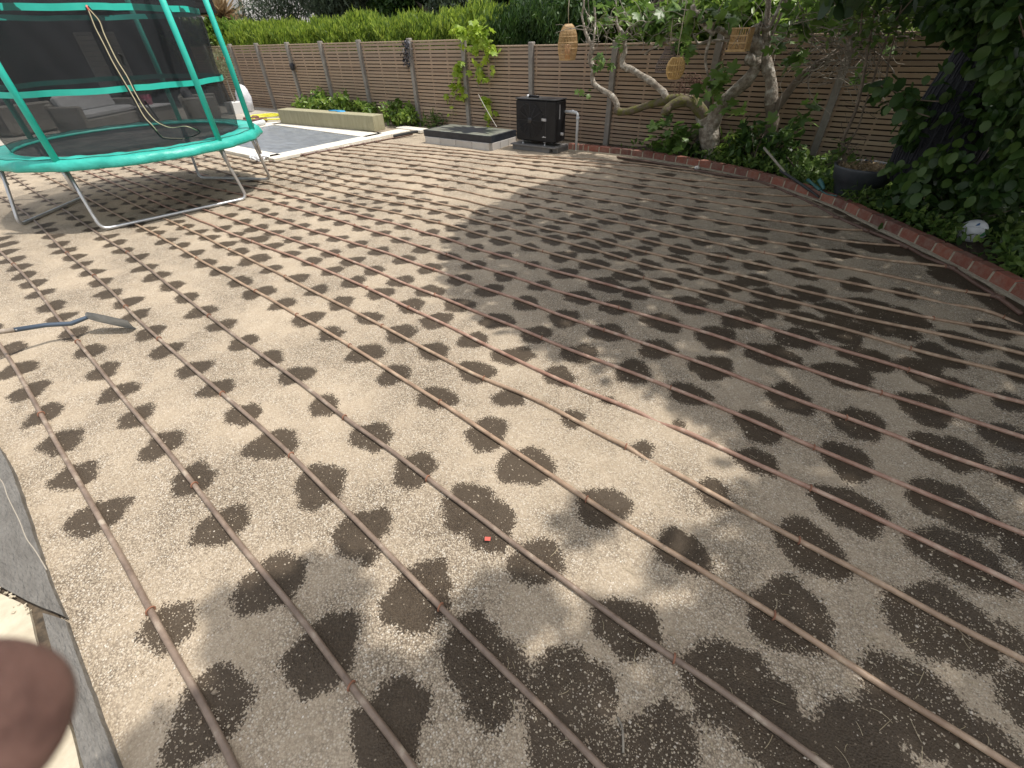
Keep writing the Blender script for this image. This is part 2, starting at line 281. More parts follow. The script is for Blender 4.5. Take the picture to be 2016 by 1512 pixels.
for x_,y_,r_ in [(150,88,.08),(240,42,.05),(325,165,.07),(415,102,.04),(440,25,.13),(610,105,.14),(605,192,.11),(500,275,.09),(690,35,.15),(860,95,.15),(1025,60,.16),(1080,5,.13),(1235,45,.1),(1225,130,.13),(1080,165,.16),(1250,235,.1),
  (830,190,.14),(1090,300,.17),(835,310,.15),(1110,430,.17),(740,405,.15),(1070,595,.185),(1255,640,.07),(690,575,.16),(1010,800,.175),(225,305,.13),(420,415,.115),(285,600,.13),(525,735,.15),(650,850,.155),(880,910,.15),(60,440,.12),(35,205,.15),(140,790,.175),(150,905,.16),(370,905,.13),(1290,420,.12),(1300,800,.12),(1190,950,.14)]:
    g=gp((1008+.794*x_,756+.794*y_)); SPOTS.append((g[0],g[1],r_))
near=np.array([(a,b) for a,b,_ in SPOTS])
for k,S in enumerate(HP):               # carry on at the drippers' pitch where nothing was measured
    L=np.concatenate([[0],np.cumsum(np.linalg.norm(np.diff(S[:,:2],axis=0),axis=1))])
    for s in np.arange(random.uniform(.05,.35),L[-1]-.2,.395):
        x=np.interp(s,L,S[:,0]); y=np.interp(s,L,S[:,1])
        u,v=pr((x,y,0))
        if np.min(np.hypot(near[:,0]-x,near[:,1]-y))<.3: continue
        if 380<v<1512 and 0<u<2016 and k<17 and x>-6.5: continue
        r=random.uniform(.085,.12)*(1.0 if x<-3 else 1.15)
        if k>=18: r*=random.uniform(.45,1.0)
        if k>=23: r*=.6
        SPOTS.append((x,y,r))
for q in [(1330,330,.2),(1280,322,.22),(1240,318,.18),(1310,345,.16),(1235,300,.1),(1400,338,.12)]:
    g=gp(q[:2]); SPOTS.append((g[0],g[1],q[2]))

# ------------------------------------------------------------------ ground
def ground():
    xs=np.concatenate([np.linspace(-60,-14.2,14),np.arange(-14,2.6,.028),np.linspace(2.8,40,12)])
    ys=np.concatenate([np.linspace(-20,-.8,8),np.arange(-.7,8.75,.028),np.linspace(9,60,14)])
    X,Y=np.meshgrid(xs,ys); W=np.full(X.shape,-1.0)
    for i,(a,b,r) in enumerate(SPOTS):
        rg=np.random.default_rng(i); m_=r*2.2
        i0,i1=np.searchsorted(xs,[a-m_,a+m_]); j0,j1=np.searchsorted(ys,[b-m_,b+m_])
        if i1<=i0 or j1<=j0: continue
        x=X[j0:j1,i0:i1]-a; y=Y[j0:j1,i0:i1]-b; th=np.arctan2(y,x)
        rr=r*(1+.10*np.sin(2*th+rg.uniform(0,6))+.07*np.sin(3*th+rg.uniform(0,6))+.05*np.sin(5*th+rg.uniform(0,6))+.03*np.sin(9*th+rg.uniform(0,6)))
        f=(rr-np.hypot(x,y))/.12
        W[j0:j1,i0:i1]=np.maximum(W[j0:j1,i0:i1],f)
    # damp, dark strip of soil along the brick edging
    hd=smooth([gp(p) for p in [(1230,312),(1300,322),(1440,348),(1540,362),(1640,408),(1790,492),(1880,545),(1960,595),(2040,650)]],6)
    for q in hd:
        d=np.hypot(X-q[0],Y-q[1]); W=np.maximum(W,(.13-d)/.14)
    Z=np.where((X>-14)&(X<2.6)&(Y>-.7)&(Y<8.75),gz(X,Y),0)
    v=np.stack([X,Y,Z],-1).reshape(-1,3); nx=len(xs); ny=len(ys)
    I=(np.arange(ny-1)[:,None]*nx+np.arange(nx-1)[None,:]).ravel(); F=np.stack([I,I+1,I+nx+1,I+nx],1)
    me=bpy.data.meshes.new('ground'); me.vertices.add(len(v)); me.vertices.foreach_set('co',v.ravel().astype(np.float32))
    me.loops.add(F.size); me.loops.foreach_set('vertex_index',F.ravel().astype(np.int32))
    me.polygons.add(len(F)); me.polygons.foreach_set('loop_start',(np.arange(len(F))*4).astype(np.int32)); me.polygons.foreach_set('loop_total',np.full(len(F),4,np.int32))
    at=me.attributes.new('wet','FLOAT','POINT'); at.data.foreach_set('value',W.ravel().astype(np.float32))
    me.update(); me.validate(); me.shade_smooth()
    M=bpy.data.materials.new('gravel'); M.use_nodes=True; t=M.node_tree; N=t.nodes; L=t.links; b=N['Principled BSDF']
    def nd(k,**kw):
        n=N.new(k)
        for a,c in kw.items(): setattr(n,a,c)
        return n
    def mth(op,a,b_=None,c=None):
        n=nd('ShaderNodeMath',operation=op)
        for i,x in enumerate((a,b_,c)):
            if x is None: continue
            if hasattr(x,'links'): L.new(x,n.inputs[i])
            else: n.inputs[i].default_value=x
        return n.outputs[0]
    tc=nd('ShaderNodeTexCoord').outputs['Object']
    def noise(sc,det=4,rough=.6):
        n=nd('ShaderNodeTexNoise'); n.inputs['Scale'].default_value=sc; n.inputs['Detail'].default_value=det; n.inputs['Roughness'].default_value=rough; L.new(tc,n.inputs['Vector']); return n
    def vor(sc,feat='F1'):
        n=nd('ShaderNodeTexVoronoi',feature=feat); n.inputs['Scale'].default_value=sc; L.new(tc,n.inputs['Vector']); return n
    def mix(f,a,c):
        n=nd('ShaderNodeMix',data_type='RGBA')
        if hasattr(f,'links'): L.new(f,n.inputs[0])
        else: n.inputs[0].default_value=f
        for i,x in ((6,a),(7,c)):
            if hasattr(x,'links'): L.new(x,n.inputs[i])
            else: n.inputs[i].default_value=(*x,1)
        return n.outputs[2]
    def ramp(f,stops):
        r=nd('ShaderNodeValToRGB'); e=r.color_ramp.elements
        e[0].position,e[0].color=stops[0][0],(*stops[0][1],1); e[1].position,e[1].color=stops[-1][0],(*stops[-1][1],1)
        for p,c in stops[1:-1]: q=e.new(p); q.color=(*c,1)
        L.new(f,r.inputs[0]); return r.outputs[0]
    big=noise(1.1,5).outputs['Fac']; med=noise(6,5).outputs['Fac']; fine=noise(70,4).outputs['Fac']
    v1=vor(150); v2=vor(95); sep=nd('ShaderNodeSeparateColor'); L.new(v1.outputs['Color'],sep.inputs[0]); sep2=nd('ShaderNodeSeparateColor'); L.new(v2.outputs['Color'],sep2.inputs[0])
    stone=ramp(sep.outputs[0],[(0,(.15,.118,.088)),(.18,(.31,.255,.19)),(.5,(.45,.37,.275)),(.8,(.56,.475,.36)),(1,(.74,.69,.60))])
    sand=ramp(med,[(.3,(.37,.30,.215)),(.7,(.52,.43,.32))])
    gm=ramp(mth('ADD',mth('MULTIPLY',big,.7),mth('MULTIPLY',med,.3)),[(.42,(.25,)*3),(.58,(1,)*3)])
    gmv=nd('ShaderNodeRGBToBW'); L.new(gm,gmv.inputs[0]); gmv=gmv.outputs[0]
    col=mix(mth('MULTIPLY',gmv,.85),sand,stone)
    gap=nd('ShaderNodeMapRange'); L.new(v1.outputs['Distance'],gap.inputs[0]); gap.inputs[1].default_value=.38; gap.inputs[2].default_value=.72; gap.inputs[3].default_value=0; gap.inputs[4].default_value=.8
    col=mix(mth('MULTIPLY',gap.outputs[0],gmv),col,(.13,.10,.068))
    bs=mth('GREATER_THAN',sep2.outputs[1],.93); bd=mth('LESS_THAN',v2.outputs['Distance'],.33)
    bstone=mth('MULTIPLY',bs,bd); bc=ramp(sep2.outputs[2],[(0,(.30,.23,.17)),(.5,(.52,.44,.35)),(1,(.74,.69,.61))])
    col=mix(bstone,col,bc)
    wa=nd('ShaderNodeAttribute',attribute_name='wet').outputs['Fac']
    grain=noise(120,2,.5).outputs['Fac']
    wet=mth('ADD',wa,mth('ADD',mth('MULTIPLY',mth('SUBTRACT',grain,.5),1.0),mth('MULTIPLY',mth('SUBTRACT',noise(18,4,.7).outputs['Fac'],.5),.55)))
    wf=nd('ShaderNodeMapRange'); L.new(wet,wf.inputs[0]); wf.inputs[1].default_value=-.03; wf.inputs[2].default_value=.06
    wf=wf.outputs[0]; dry=mth('SUBTRACT',1.0,mth('MULTIPLY',mth('GREATER_THAN',sep2.outputs[0],.94),mth('MULTIPLY',bd,.75)))
    wf=mth('MULTIPLY',wf,dry)
    wm=nd('ShaderNodeMix',data_type='RGBA',blend_type='MULTIPLY'); wm.inputs[0].default_value=1; L.new(col,wm.inputs[6]); wm.inputs[7].default_value=(.19,.165,.135,1)
    wcol=mix(.45,wm.outputs[2],(.072,.054,.038))
    col=mix(wf,col,wcol); L.new(col,b.inputs['Base Color'])
    rg=nd('ShaderNodeMapRange'); L.new(wf,rg.inputs[0]); rg.inputs[3].default_value=.9; rg.inputs[4].default_value=.6; L.new(rg.outputs[0],b.inputs['Roughness'])
    b.inputs['Specular IOR Level'].default_value=.3
    hgt=mth('ADD',mth('MULTIPLY',mth('SUBTRACT',1.0,v1.outputs['Distance']),mth('MULTIPLY',gmv,1.0)),mth('ADD',mth('MULTIPLY',fine,.6),mth('MULTIPLY',bstone,1.2)))
    bp=nd('ShaderNodeBump'); bp.inputs['Strength'].default_value=.9; bp.inputs['Distance'].default_value=.007; L.new(hgt,bp.inputs['Height'])
    bp2=nd('ShaderNodeBump'); bp2.inputs['Strength'].default_value=.5; bp2.inputs['Distance'].default_value=.03; L.new(med,bp2.inputs['Height']); L.new(bp2.outputs[0],bp.inputs['Normal'])
    L.new(bp.outputs[0],b.inputs['Normal']); me.materials.append(M)
    struct('ground',me,None)
ground()

# loose pebbles and bits lying on top (uncountable)
def pebbles():
    n=15000; N=[]; 
    while len(N)<n:
        u,v=random.uniform(-40,2060),random.uniform(520,1540)
        if random.random()>(v-380)/1100: continue
        g=gp((u,v))
        if g[1]<-.42: continue
        if gnoise(g[0],g[1])<random.uniform(-.6,.9): continue
        N.append((g[0],g[1],float(gz(g[0],g[1]))+.001))
    P=np.array(N); s=RNG.gamma(2.0,.0009,len(P))+.0013
    s=np.minimum(s,.012)
    tv=np.array([(1,0,0),(-1,0,0),(0,1,0),(0,-1,0),(0,0,.8),(0,0,-.8)],float); tf=[(0,2,4),(2,1,4),(1,3,4),(3,0,4),(2,0,5),(1,2,5),(3,1,5),(0,3,5)]
    d=RNG.normal(size=(len(P),3)); d/=np.linalg.norm(d,axis=1)[:,None]
    M=leafmat('pebble',[(.16,.13,.10),(.36,.29,.21),(.50,.43,.32),(.52,.45,.36),(.66,.60,.52)],rough=.8,trans=0.0,clump=30)
    me=leafmesh('pebbles',P,s,(tv*RNG.uniform(.8,1.2,tv.shape),tf),M,(0,0,0)); struct('pebbles',me,None,kind='stuff')
def gnoise(x,y): return math.sin(x*3.1+1.7*math.sin(y*2.3))*.5+math.sin(y*4.1+x*1.9)*.5
pebbles()
M_straw=leafmat('straw',[(.35,.28,.17),(.55,.47,.32)],trans=0.1)
def straws():
    mb=MB()
    for i in range(150):
        u,v=random.uniform(1000,2016),random.uniform(780,1512)
        g=gp((u,v)); a=random.uniform(0,6.28); L_=random.uniform(.02,.07); z=float(gz(g[0],g[1]))+.003
        c=random.uniform(-.6,.6); pts=[(g[0]+L_*(t-.5)*math.cos(a+c*t),g[1]+L_*(t-.5)*math.sin(a+c*t),z+.004*math.sin(t*3)) for t in np.linspace(0,1,5)]
        mb.tube(pts,.0009,4)
    struct('straw_bits',mb,M_straw,kind='stuff')
straws()

# ------------------------------------------------------------------ hoses
M_hose=[mat('hose_%s'%n,a,b_,scale=9.0,rough=.42,spec=.5,bump=.25,bscale=45,c3=c,lo=.36,hi=.56,detail=9) for n,a,b_,c in (
  ('grey_brown',(.155,.11,.082),(.25,.185,.14),(.42,.35,.27)),('red_brown',(.28,.15,.105),(.40,.25,.185),(.54,.41,.31)),('brown',(.27,.18,.12),(.40,.28,.19),(.56,.44,.31)))]
M_rust=mat('rusty_wire',(.22,.09,.05),(.32,.16,.10),scale=60,rough=.8)
CLIPPX={0:[(84,820),(302,1211)],1:[(25,527),(157,673),(382,953),(694,1354)],2:[(134,502),(187,544),(245,604),(315,669),(437,777),(575,897),(871,1200)],
 3:[(255,498),(417,625),(676,823),(844,947),(1329,1301)],4:[(312,468),(389,512),(500,570),(586,620),(686,677),(871,796),(1153,981),(1517,1209)],
 5:[(365,449),(450,494),(565,545),(755,640),(956,743),(1239,882),(1567,1062)],6:[(501,477),(621,523),(729,571),(814,609),(1599,966)],7:[(669,504),(866,584),(1068,665),(1330,766),(1614,885)],
 8:[(733,489),(861,532)],9:[(1213,608),(1727,768)],10:[(1324,595)],11:[(1267,548)],12:[(1235,513)],13:[(1272,497)],14:[(1042,423),(1272,475),(1437,505)]}
ORD=['first','second','third','fourth','fifth','sixth','seventh','eighth','ninth','tenth','eleventh','twelfth','thirteenth','fourteenth','fifteenth','sixteenth','seventeenth','eighteenth','nineteenth','twentieth','twenty-first','twenty-second','twenty-third','twenty-fourth','twenty-fifth']
EXTRA={0:'nearest the grey stone edge',1:'passing under the shovel shaft',5:'dipping under the gravel at mid run',6:'buried for a short stretch',9:'reddish',14:'sinking near the bricks',24:'short and faint'}
for k,S in enumerate(HP):
    lb='%s drip hose counting back from the grey stone edge'%ORD[k]
    if k in EXTRA: lb='%s drip hose from the grey stone edge, %s'%(ORD[k],EXTRA[k])
    if k==24: lb='faint half-buried drip hose closest to the heat pump and brick edging'
    t_=thing('drip_hose',lb,'drip hose',(S[len(S)//2][0],S[len(S)//2][1],0),'drip hoses laid across the gravel')
    mt=M_hose[1] if 6<=k<=10 else (M_hose[0] if k<4 else M_hose[2])
    S2=S.copy(); rg=np.random.default_rng(k); 
    S2[:,2]+=.0015*np.sin(np.arange(len(S2))*.35+k)
    part('hose',MB().tube(S2,.0125 if k<16 else .0115,10),mt,t_,True)
    cl=[gp(c) for c in CLIPPX.get(k,[])]
    if k>=8:
        L=np.concatenate([[0],np.cumsum(np.linalg.norm(np.diff(S[:,:2],axis=0),axis=1))])
        for s in np.arange(rg.uniform(.4,1.2),L[-1],1.6):
            q=np.array([np.interp(s,L,S[:,0]),np.interp(s,L,S[:,1]),0])
            if pr(q)[0]<2016 and not any(np.hypot(*(q-c)[:2])<.7 for c in cl): cl.append(q)
    for q in cl:
        i=np.argmin(np.hypot(S2[:,0]-q[0],S2[:,1]-q[1])); i=min(max(i,1),len(S2)-2); tdir=S2[i+1]-S2[i-1]; tdir/=np.linalg.norm(tdir)
        n_=np.cross(tdir,[0,0,1]); n_/=np.linalg.norm(n_); c=S2[i]; r=.0165
        arc=[c+r*(math.cos(a)*n_+math.sin(a)*np.array([0,0,1]))+tdir*.004*math.cos(a) for a in np.linspace(-.9,math.pi+.9,12)]
        arc=[arc[0]+n_*.012-np.array([0,0,.004])]+arc+[arc[-1]-n_*.006-np.array([0,0,.01])]
        part('clip',MB().tube(arc,.0038,6),M_rust,t_,True)
# supply pipes along both ends
M_head=mat('supply_pipe',(.10,.055,.04),(.17,.10,.075),scale=5,rough=.5,bump=.15,bscale=30,c3=(.25,.2,.16))
t_=thing('supply_pipe','thick brown supply pipe along the foot of the brick edging','pipe',gp((1640,405)))
S=smooth([gp(p,.014) for p in [(1215,309),(1300,322),(1400,341),(1477,353),(1522,367),(1563,384),(1605,404),(1647,427),(1704,452),(1782,484),(1820,505),(1873,527),(1920,558),(1966,586),(2010,618)]],5)
part('pipe',MB().tube(S,.0165,10),M_head,t_,True)
for p in [(1477,354),(1522,368),(1563,385),(1605,405),(1647,428),(1704,453),(1782,485),(1873,527),(1965,585)]:
    c=gp(p,.016); part('tee_joint',MB().tube([c+np.array([-.03,.02,0]),c+np.array([.03,-.025,0])],.022,10).tube([c,c+np.array([-.05,0,0])],.016,8),M_head,t_,True)
t_=thing('supply_pipe','brown supply pipe with tees along the stone coping of the pool','pipe',gp((700,288)))
S=smooth([gp(p,.02) for p in [(530,318),(568,309),(598,305),(624,300),(647,296),(671,292),(693,287),(716,283),(752,276),(790,269),(812,264)]],4)
part('pipe',MB().tube(S,.0165,10),M_head,t_,True)
for p in [(568,309),(598,305),(624,300),(647,296),(671,292),(693,287),(716,283),(740,279)]:
    c=gp(p,.02); part('tee_joint',MB().tube([c+np.array([0,-.03,0]),c+np.array([0,.03,0])],.024,8).tube([c,c+np.array([.06,0,.0])],.017,8),M_head,t_,True)

# ------------------------------------------------------------------ brick edging, beds, paving by the camera
def jitcol(name,cols,rough=.8,bump=.3,bscale=60,noise=14,mixf=.35,c3=(.3,.27,.22)):
    M=bpy.data.materials.new(name); M.use_nodes=True; t=M.node_tree; b=t.nodes['Principled BSDF']; b.inputs['Roughness'].default_value=rough
    g=t.nodes.new('ShaderNodeNewGeometry'); r=t.nodes.new('ShaderNodeValToRGB'); e=r.color_ramp.elements; e[0].color=(*cols[0],1); e[1].color=(*cols[-1],1)
    for i,c in enumerate(cols[1:-1]): q=e.new((i+1)/(len(cols)-1)); q.color=(*c,1)
    t.links.new(g.outputs['Random Per Island'],r.inputs[0])
    tc=t.nodes.new('ShaderNodeTexCoord'); n=t.nodes.new('ShaderNodeTexNoise'); n.inputs['Scale'].default_value=noise; n.inputs['Detail'].default_value=8; n.inputs['Roughness'].default_value=.7; t.links.new(tc.outputs['Object'],n.inputs['Vector'])
    mr=t.nodes.new('ShaderNodeMapRange'); mr.inputs[1].default_value=.42; mr.inputs[2].default_value=.75; mr.inputs[4].default_value=mixf; t.links.new(n.outputs['Fac'],mr.inputs[0])
    mx=t.nodes.new('ShaderNodeMix'); mx.data_type='RGBA'; t.links.new(mr.outputs[0],mx.inputs[0]); t.links.new(r.outputs[0],mx.inputs[6]); mx.inputs[7].default_value=(*c3,1); t.links.new(mx.outputs[2],b.inputs['Base Color'])
    n2=t.nodes.new('ShaderNodeTexNoise'); n2.inputs['Scale'].default_value=bscale; n2.inputs['Detail'].default_value=6; t.links.new(tc.outputs['Object'],n2.inputs['Vector'])
    bp=t.nodes.new('ShaderNodeBump'); bp.inputs['Strength'].default_value=bump; bp.inputs['Distance'].default_value=.01; t.links.new(n2.outputs['Fac'],bp.inputs['Height']); t.links.new(bp.outputs[0],b.inputs['Normal'])
    return M
M_brick=jitcol('red_brick',[(.17,.055,.038),(.25,.08,.052),(.30,.10,.065),(.14,.055,.043),(.27,.09,.055),(.34,.14,.09)],bump=.5,mixf=.5)
M_mortar=mat('mortar',(.42,.37,.28),(.30,.26,.20),scale=25,rough=.95,bump=.5,bscale=90)
edge=smooth([gp(p) for p in [(1118,296),(1190,303),(1266,312),(1350,326),(1436,343),(1512,363),(1560,378),(1640,408),(1700,437),(1800,484),(1860,514),(1960,567),(2030,606),(2120,660),(2260,760)]],14)
Le=np.concatenate([[0],np.cumsum(np.linalg.norm(np.diff(edge[:,:2],axis=0),axis=1))])
def ept(s): return np.array([np.interp(s,Le,edge[:,0]),np.interp(s,Le,edge[:,1])])
t_=thing('brick_edging','curved low red brick edging with pale mortar joints between gravel and planting bed','brick edging',(edge[60][0],edge[60][1],0))
br=MB(); mo=MB(); s=0.0; bh=.105; bd=.105
while s<Le[-1]-.3:
    bl=.212 if s>.4 else .1
    a=ept(s+.006); b_=ept(s+bl-.004); c=(a+b_)/2; d=b_-a; L_=np.linalg.norm(d); d/=L_; nrm=np.array([-d[1],d[0]])
    if nrm[0]*0.5+nrm[1]<0: nrm=-nrm
    cc=c+nrm*bd/2
    br.box((cc[0],cc[1],bh/2+.012+random.uniform(-.003,.003)),(L_-.002,bd,bh),rz=math.atan2(d[1],d[0])+random.uniform(-.012,.012),bev=.006,jit=.0012)
    s+=bl+.010
pth=[ept(x) for x in np.arange(.02,Le[-1]-.35,.1)]
mv=[];mf=[]
for i,q in enumerate(pth):
    d=ept(min(.02+i*.1+.05,Le[-1]))-ept(max(.02+i*.1-.05,0)); d/=np.linalg.norm(d); n_=np.array([-d[1],d[0]]); 
    if n_[0]*.5+n_[1]<0: n_=-n_
    for off,z in ((-.035,-.03),(-.03,.018),(.004,.022),(.006,.105),(bd-.006,.105),(bd-.004,-.03)): mv.append((*(q+n_*off),z))
for i in range(len(pth)-1):
    for j in range(5): mf.append((i*6+j,i*6+j+1,(i+1)*6+j+1,(i+1)*6+j))
part('bricks',br,M_brick,t_); part('mortar',mo.add(mv,mf),M_mortar,t_)
# planting bed soil behind the edging
M_soil=mat('soil',(.045,.032,.022),(.10,.075,.05),scale=9,rough=.95,bump=1.0,bscale=35,c3=(.16,.13,.09),bdist=.03)
mb=MB(); E2=[ept(x)+np.array([0,0]) for x in np.linspace(.1,Le[-1]-.3,40)]
rows=8; v=[]
for i,q in enumerate(E2):
    far=np.array([q[0]+ (0 if q[1]>7.9 else 3.5*(1-(q[1]-3)/6)),9.16 if q[0]<1.0 else 9.16])
    q2=q+np.array([.03,.07])
    for j in range(rows): 
        p=q2+(far-q2)*j/(rows-1); v.append((p[0],p[1],.035+.03*math.sin(p[0]*3+p[1]*2)*(j>0)+.02*random.random()))
f=[(i*rows+j,i*rows+j+1,(i+1)*rows+j+1,(i+1)*rows+j) for i in range(len(E2)-1) for j in range(rows-1)]
mb.add(v,f); struct('garden_bed',mb,M_soil,smooth_=True)

M_slate=mat('grey_sandstone',(.135,.125,.11),(.20,.188,.168),scale=6,rough=.7,bump=1.0,bscale=26,stretch=(1,4,1),c3=(.36,.32,.26),detail=9,bdist=.02)
M_buff=mat('buff_sandstone',(.42,.36,.26),(.56,.50,.38),scale=7,rough=.85,bump=.5,bscale=40,c3=(.64,.60,.50),detail=9)
M_dark=mat('dark_joint',(.035,.028,.02),(.12,.09,.06),scale=30,rough=1,bump=.6,bscale=60)
def slab(name,pts,z0,z1,M,label,jag=.002,n=8):
    P=[gp(p,z1)[:2] for p in pts]; Q=[]
    for i,a in enumerate(P):
        b_=P[(i+1)%len(P)]; k=max(1,int(np.linalg.norm(b_-a)/.05))
        for t in range(k): Q.append(tuple(a+(b_-a)*t/k+np.random.default_rng(i*50+t).uniform(-jag,jag,2)))
    mb=MB().poly(Q,z0,z1); c=np.mean(P,0)
    return solo(name,mb,M,label,'paving slab',(c[0],c[1],0),'broken paving slabs at the edge of the gravel')
slab('paving_slab',[(-260,560),(0,884),(22,925),(58,1030),(96,1145),(127,1214),(66,1188),(-10,1150),(-330,1000)],-.03,.04,M_slate,'grey riven stone slab running up the left edge of the gravel, cracked across by a pale vein')
vn=bpy.data.objects['paving_slab']; part('pale_vein',MB().tube(smooth([gp(p,.0385) for p in [(-20,925),(4,948),(16,980),(38,1025),(52,1060),(70,1085),(92,1122)]],4),.0026,5),mat('vein',(.36,.32,.26),rough=.9),vn,True)
slab('paving_slab',[(84,1206),(127,1221),(150,1287),(180,1368),(206,1440),(234,1516),(262,1600),(180,1600),(166,1516),(133,1396),(104,1290)],-.03,.04,M_slate,'narrow grey stone slab beside the fingertip at the bottom left corner')
slab('paving_slab',[(-360,1060),(-14,1160),(56,1196),(78,1290),(92,1330),(40,1390),(-60,1420),(-500,1400)],-.03,.03,M_buff,'buff stone slab with a broken crumbling edge above the fingertip')
slab('paving_slab',[(-500,1412),(-60,1432),(42,1402),(96,1342),(124,1400),(140,1440),(158,1516),(170,1610),(-500,1760)],-.03,.033,M_buff,'smooth buff stone slab below the fingertip at the bottom left corner')
mb=MB().poly([gp(p,.012)[:2] for p in [(-330,640),(-10,900),(20,935),(90,1140),(120,1220),(220,1512),(240,1600),(-600,1800),(-700,1000)]],-.02,.015)
struct('patio_bed',mb,M_dark)
# crumbled stone bits in the broken joint
mb=MB()
for i in range(26):
    a=random.random(); u=-30+90*a+random.uniform(-8,8); v=1150+50*a+random.uniform(-10,22); g=gp((u,v),.03); s_=random.uniform(.004,.013)
    mb.box((g[0],g[1],.035),(s_,s_*.8,s_*.6),rz=random.random()*3,jit=s_*.15,bev=s_*.2)
struct('stone_crumbs',mb,M_buff,kind='stuff')

# ------------------------------------------------------------------ pool
M_cope=mat('pale_coping',(.62,.58,.50),(.72,.68,.60),scale=5,rough=.8,bump=.2,bscale=30)
def gpoly(pts,z): return [tuple(gp(p,z)[:2]) for p in pts]
cx0,cx1,cy0,cy1=-13.95,-9.62,4.72,8.35
t_=thing('pool_coping','pale stone coping slabs framing the sunken pool','coping',(-9.8,6,0))
mb=MB(); 
for y in np.arange(cy0,8.2,.6): mb.box((-9.66,y+.3,.03),(.42,.592,.06),bev=.006)
for x in np.arange(-13.9,-9.95,.6): 
    mb.box((x+.3,cy0+.12,.03),(.592,.40,.06),bev=.006); mb.box((x+.3,7.42,.03),(.592,.5,.06),bev=.006)
for y in np.arange(5.1,7.1,.6): mb.box((-13.95,y+.3,.03),(.5,.592,.06),bev=.006)
part('slabs',mb,M_cope,t_)
M_cover=mat('pool_cover',(.15,.165,.185),(.23,.25,.27),scale=3,rough=.32,bump=.6,bscale=3.2,stretch=(1,2.2,1),bdist=.06,c3=(.34,.36,.38))
nx,ny=60,30; v=[]; X0,X1,Y0,Y1=-13.68,-9.9,4.95,7.15
for j in range(ny+1):
    for i in range(nx+1):
        x=X0+(X1-X0)*i/nx; y=Y0+(Y1-Y0)*j/ny; v.append((x,y,.045+.006*math.sin(x*7+3*math.sin(y*3))+.005*math.sin(y*14+x*3)-.012*math.sin(math.pi*i/nx)*math.sin(math.pi*j/ny)))
solo('pool_cover',MB().add(v,[(j*(nx+1)+i,j*(nx+1)+i+1,(j+1)*(nx+1)+i+1,(j+1)*(nx+1)+i) for j in range(ny) for i in range(nx)]),M_cover,'wrinkled dark grey cover stretched over the sunken pool','pool cover',(-11.8,6,0),smooth_=True)
mb=MB().tube([(-13.9,7.0,.12),(-13.2,5.4,.12)],.07,12); solo('cover_roller',mb,mat('pale_tube',(.6,.62,.62),rough=.4),'pale grey roller tube lying at the far end of the pool cover','roller',(-13.5,6.2,0))
# render coping beyond the beam and a strip by the cover box
mb=MB(); mb.box((-9.6,8.52,.035),(.9,.3,.07),bev=.01); solo('kerb_stone',mb,M_cope,'pale kerb stone between pool coping and the slatted fence','kerb',(-9.6,8.52,0))
M_sleeper=mat('weathered_concrete_beam',(.27,.25,.155),(.36,.335,.22),scale=4,rough=.9,bump=.25,bscale=25,stretch=(3,3,.6),c3=(.43,.41,.30))
a=gp((553,243),.06); b_=gp((738,260),.06); d=b_-a; L_=np.linalg.norm(d); c=(a+b_)/2
mb=MB().box((c[0]-.02,c[1]+.19,.06+.17),(L_,.36,.33),rz=math.atan2(d[1],d[0]),bev=.008)
solo('retaining_beam',mb,M_sleeper,'long pale greenish block wall lying behind the pool','low wall',(c[0],c[1]+.19,.06))
g=py((690,242),8.0); mb=MB().box((-11.7,7.9,.405),(.42,.16,.012),rz=.1,jit=.01).box((-11.45,7.86,.4),(.2,.08,.01),rz=.6,jit=.01)
solo('blue_cloth',mb,mat('blue_cloth',(.05,.30,.55),rough=.7),'small bright blue cloth left on top of the low wall','cloth',(-11.7,7.9,.39))
# rough pale mortar and rubble along the coping
mb=MB()
for i in range(420):
    t=random.random(); u=514+t*250; v=316-t*46; g=gp((u,v+random.uniform(-3,5)),0); s_=random.uniform(.012,.055)*(1 if t<.75 else .6)
    mb.box((g[0],g[1],s_*.25),(s_,s_*.8,s_*.6),rz=random.random()*3,rx=random.uniform(-.3,.3),jit=s_*.18,bev=s_*.15)
struct('mortar_rubble',mb,mat('rubble',(.62,.57,.47),(.75,.71,.63),scale=20,rough=.9,bump=.3,bscale=80),kind='stuff')
mb=MB(); c0=gp((512,313),.04)
for i in range(16):
    mb.box(c0+np.array([random.uniform(-.12,.12),random.uniform(-.1,.1),.02+.03*random.random()]),(.12,.09,.05),rz=random.random()*3,rx=random.random(),jit=.02,bev=.015)
solo('rubble_bag',mb,mat('white_plastic',(.75,.76,.78),rough=.5,bump=.4,bscale=40),'crumpled white plastic at the pool corner beside the trampoline leg','plastic bag',c0)
mb=MB().tube(smooth([gp((775,268),.07),gp((800,263),.08),gp((822,259),.08)],4),.03,8); solo('black_pipe',mb,mat('black_plastic',(.015,.015,.016),rough=.5),'short black pipe lying on the pool coping near the box','pipe',gp((800,263)))

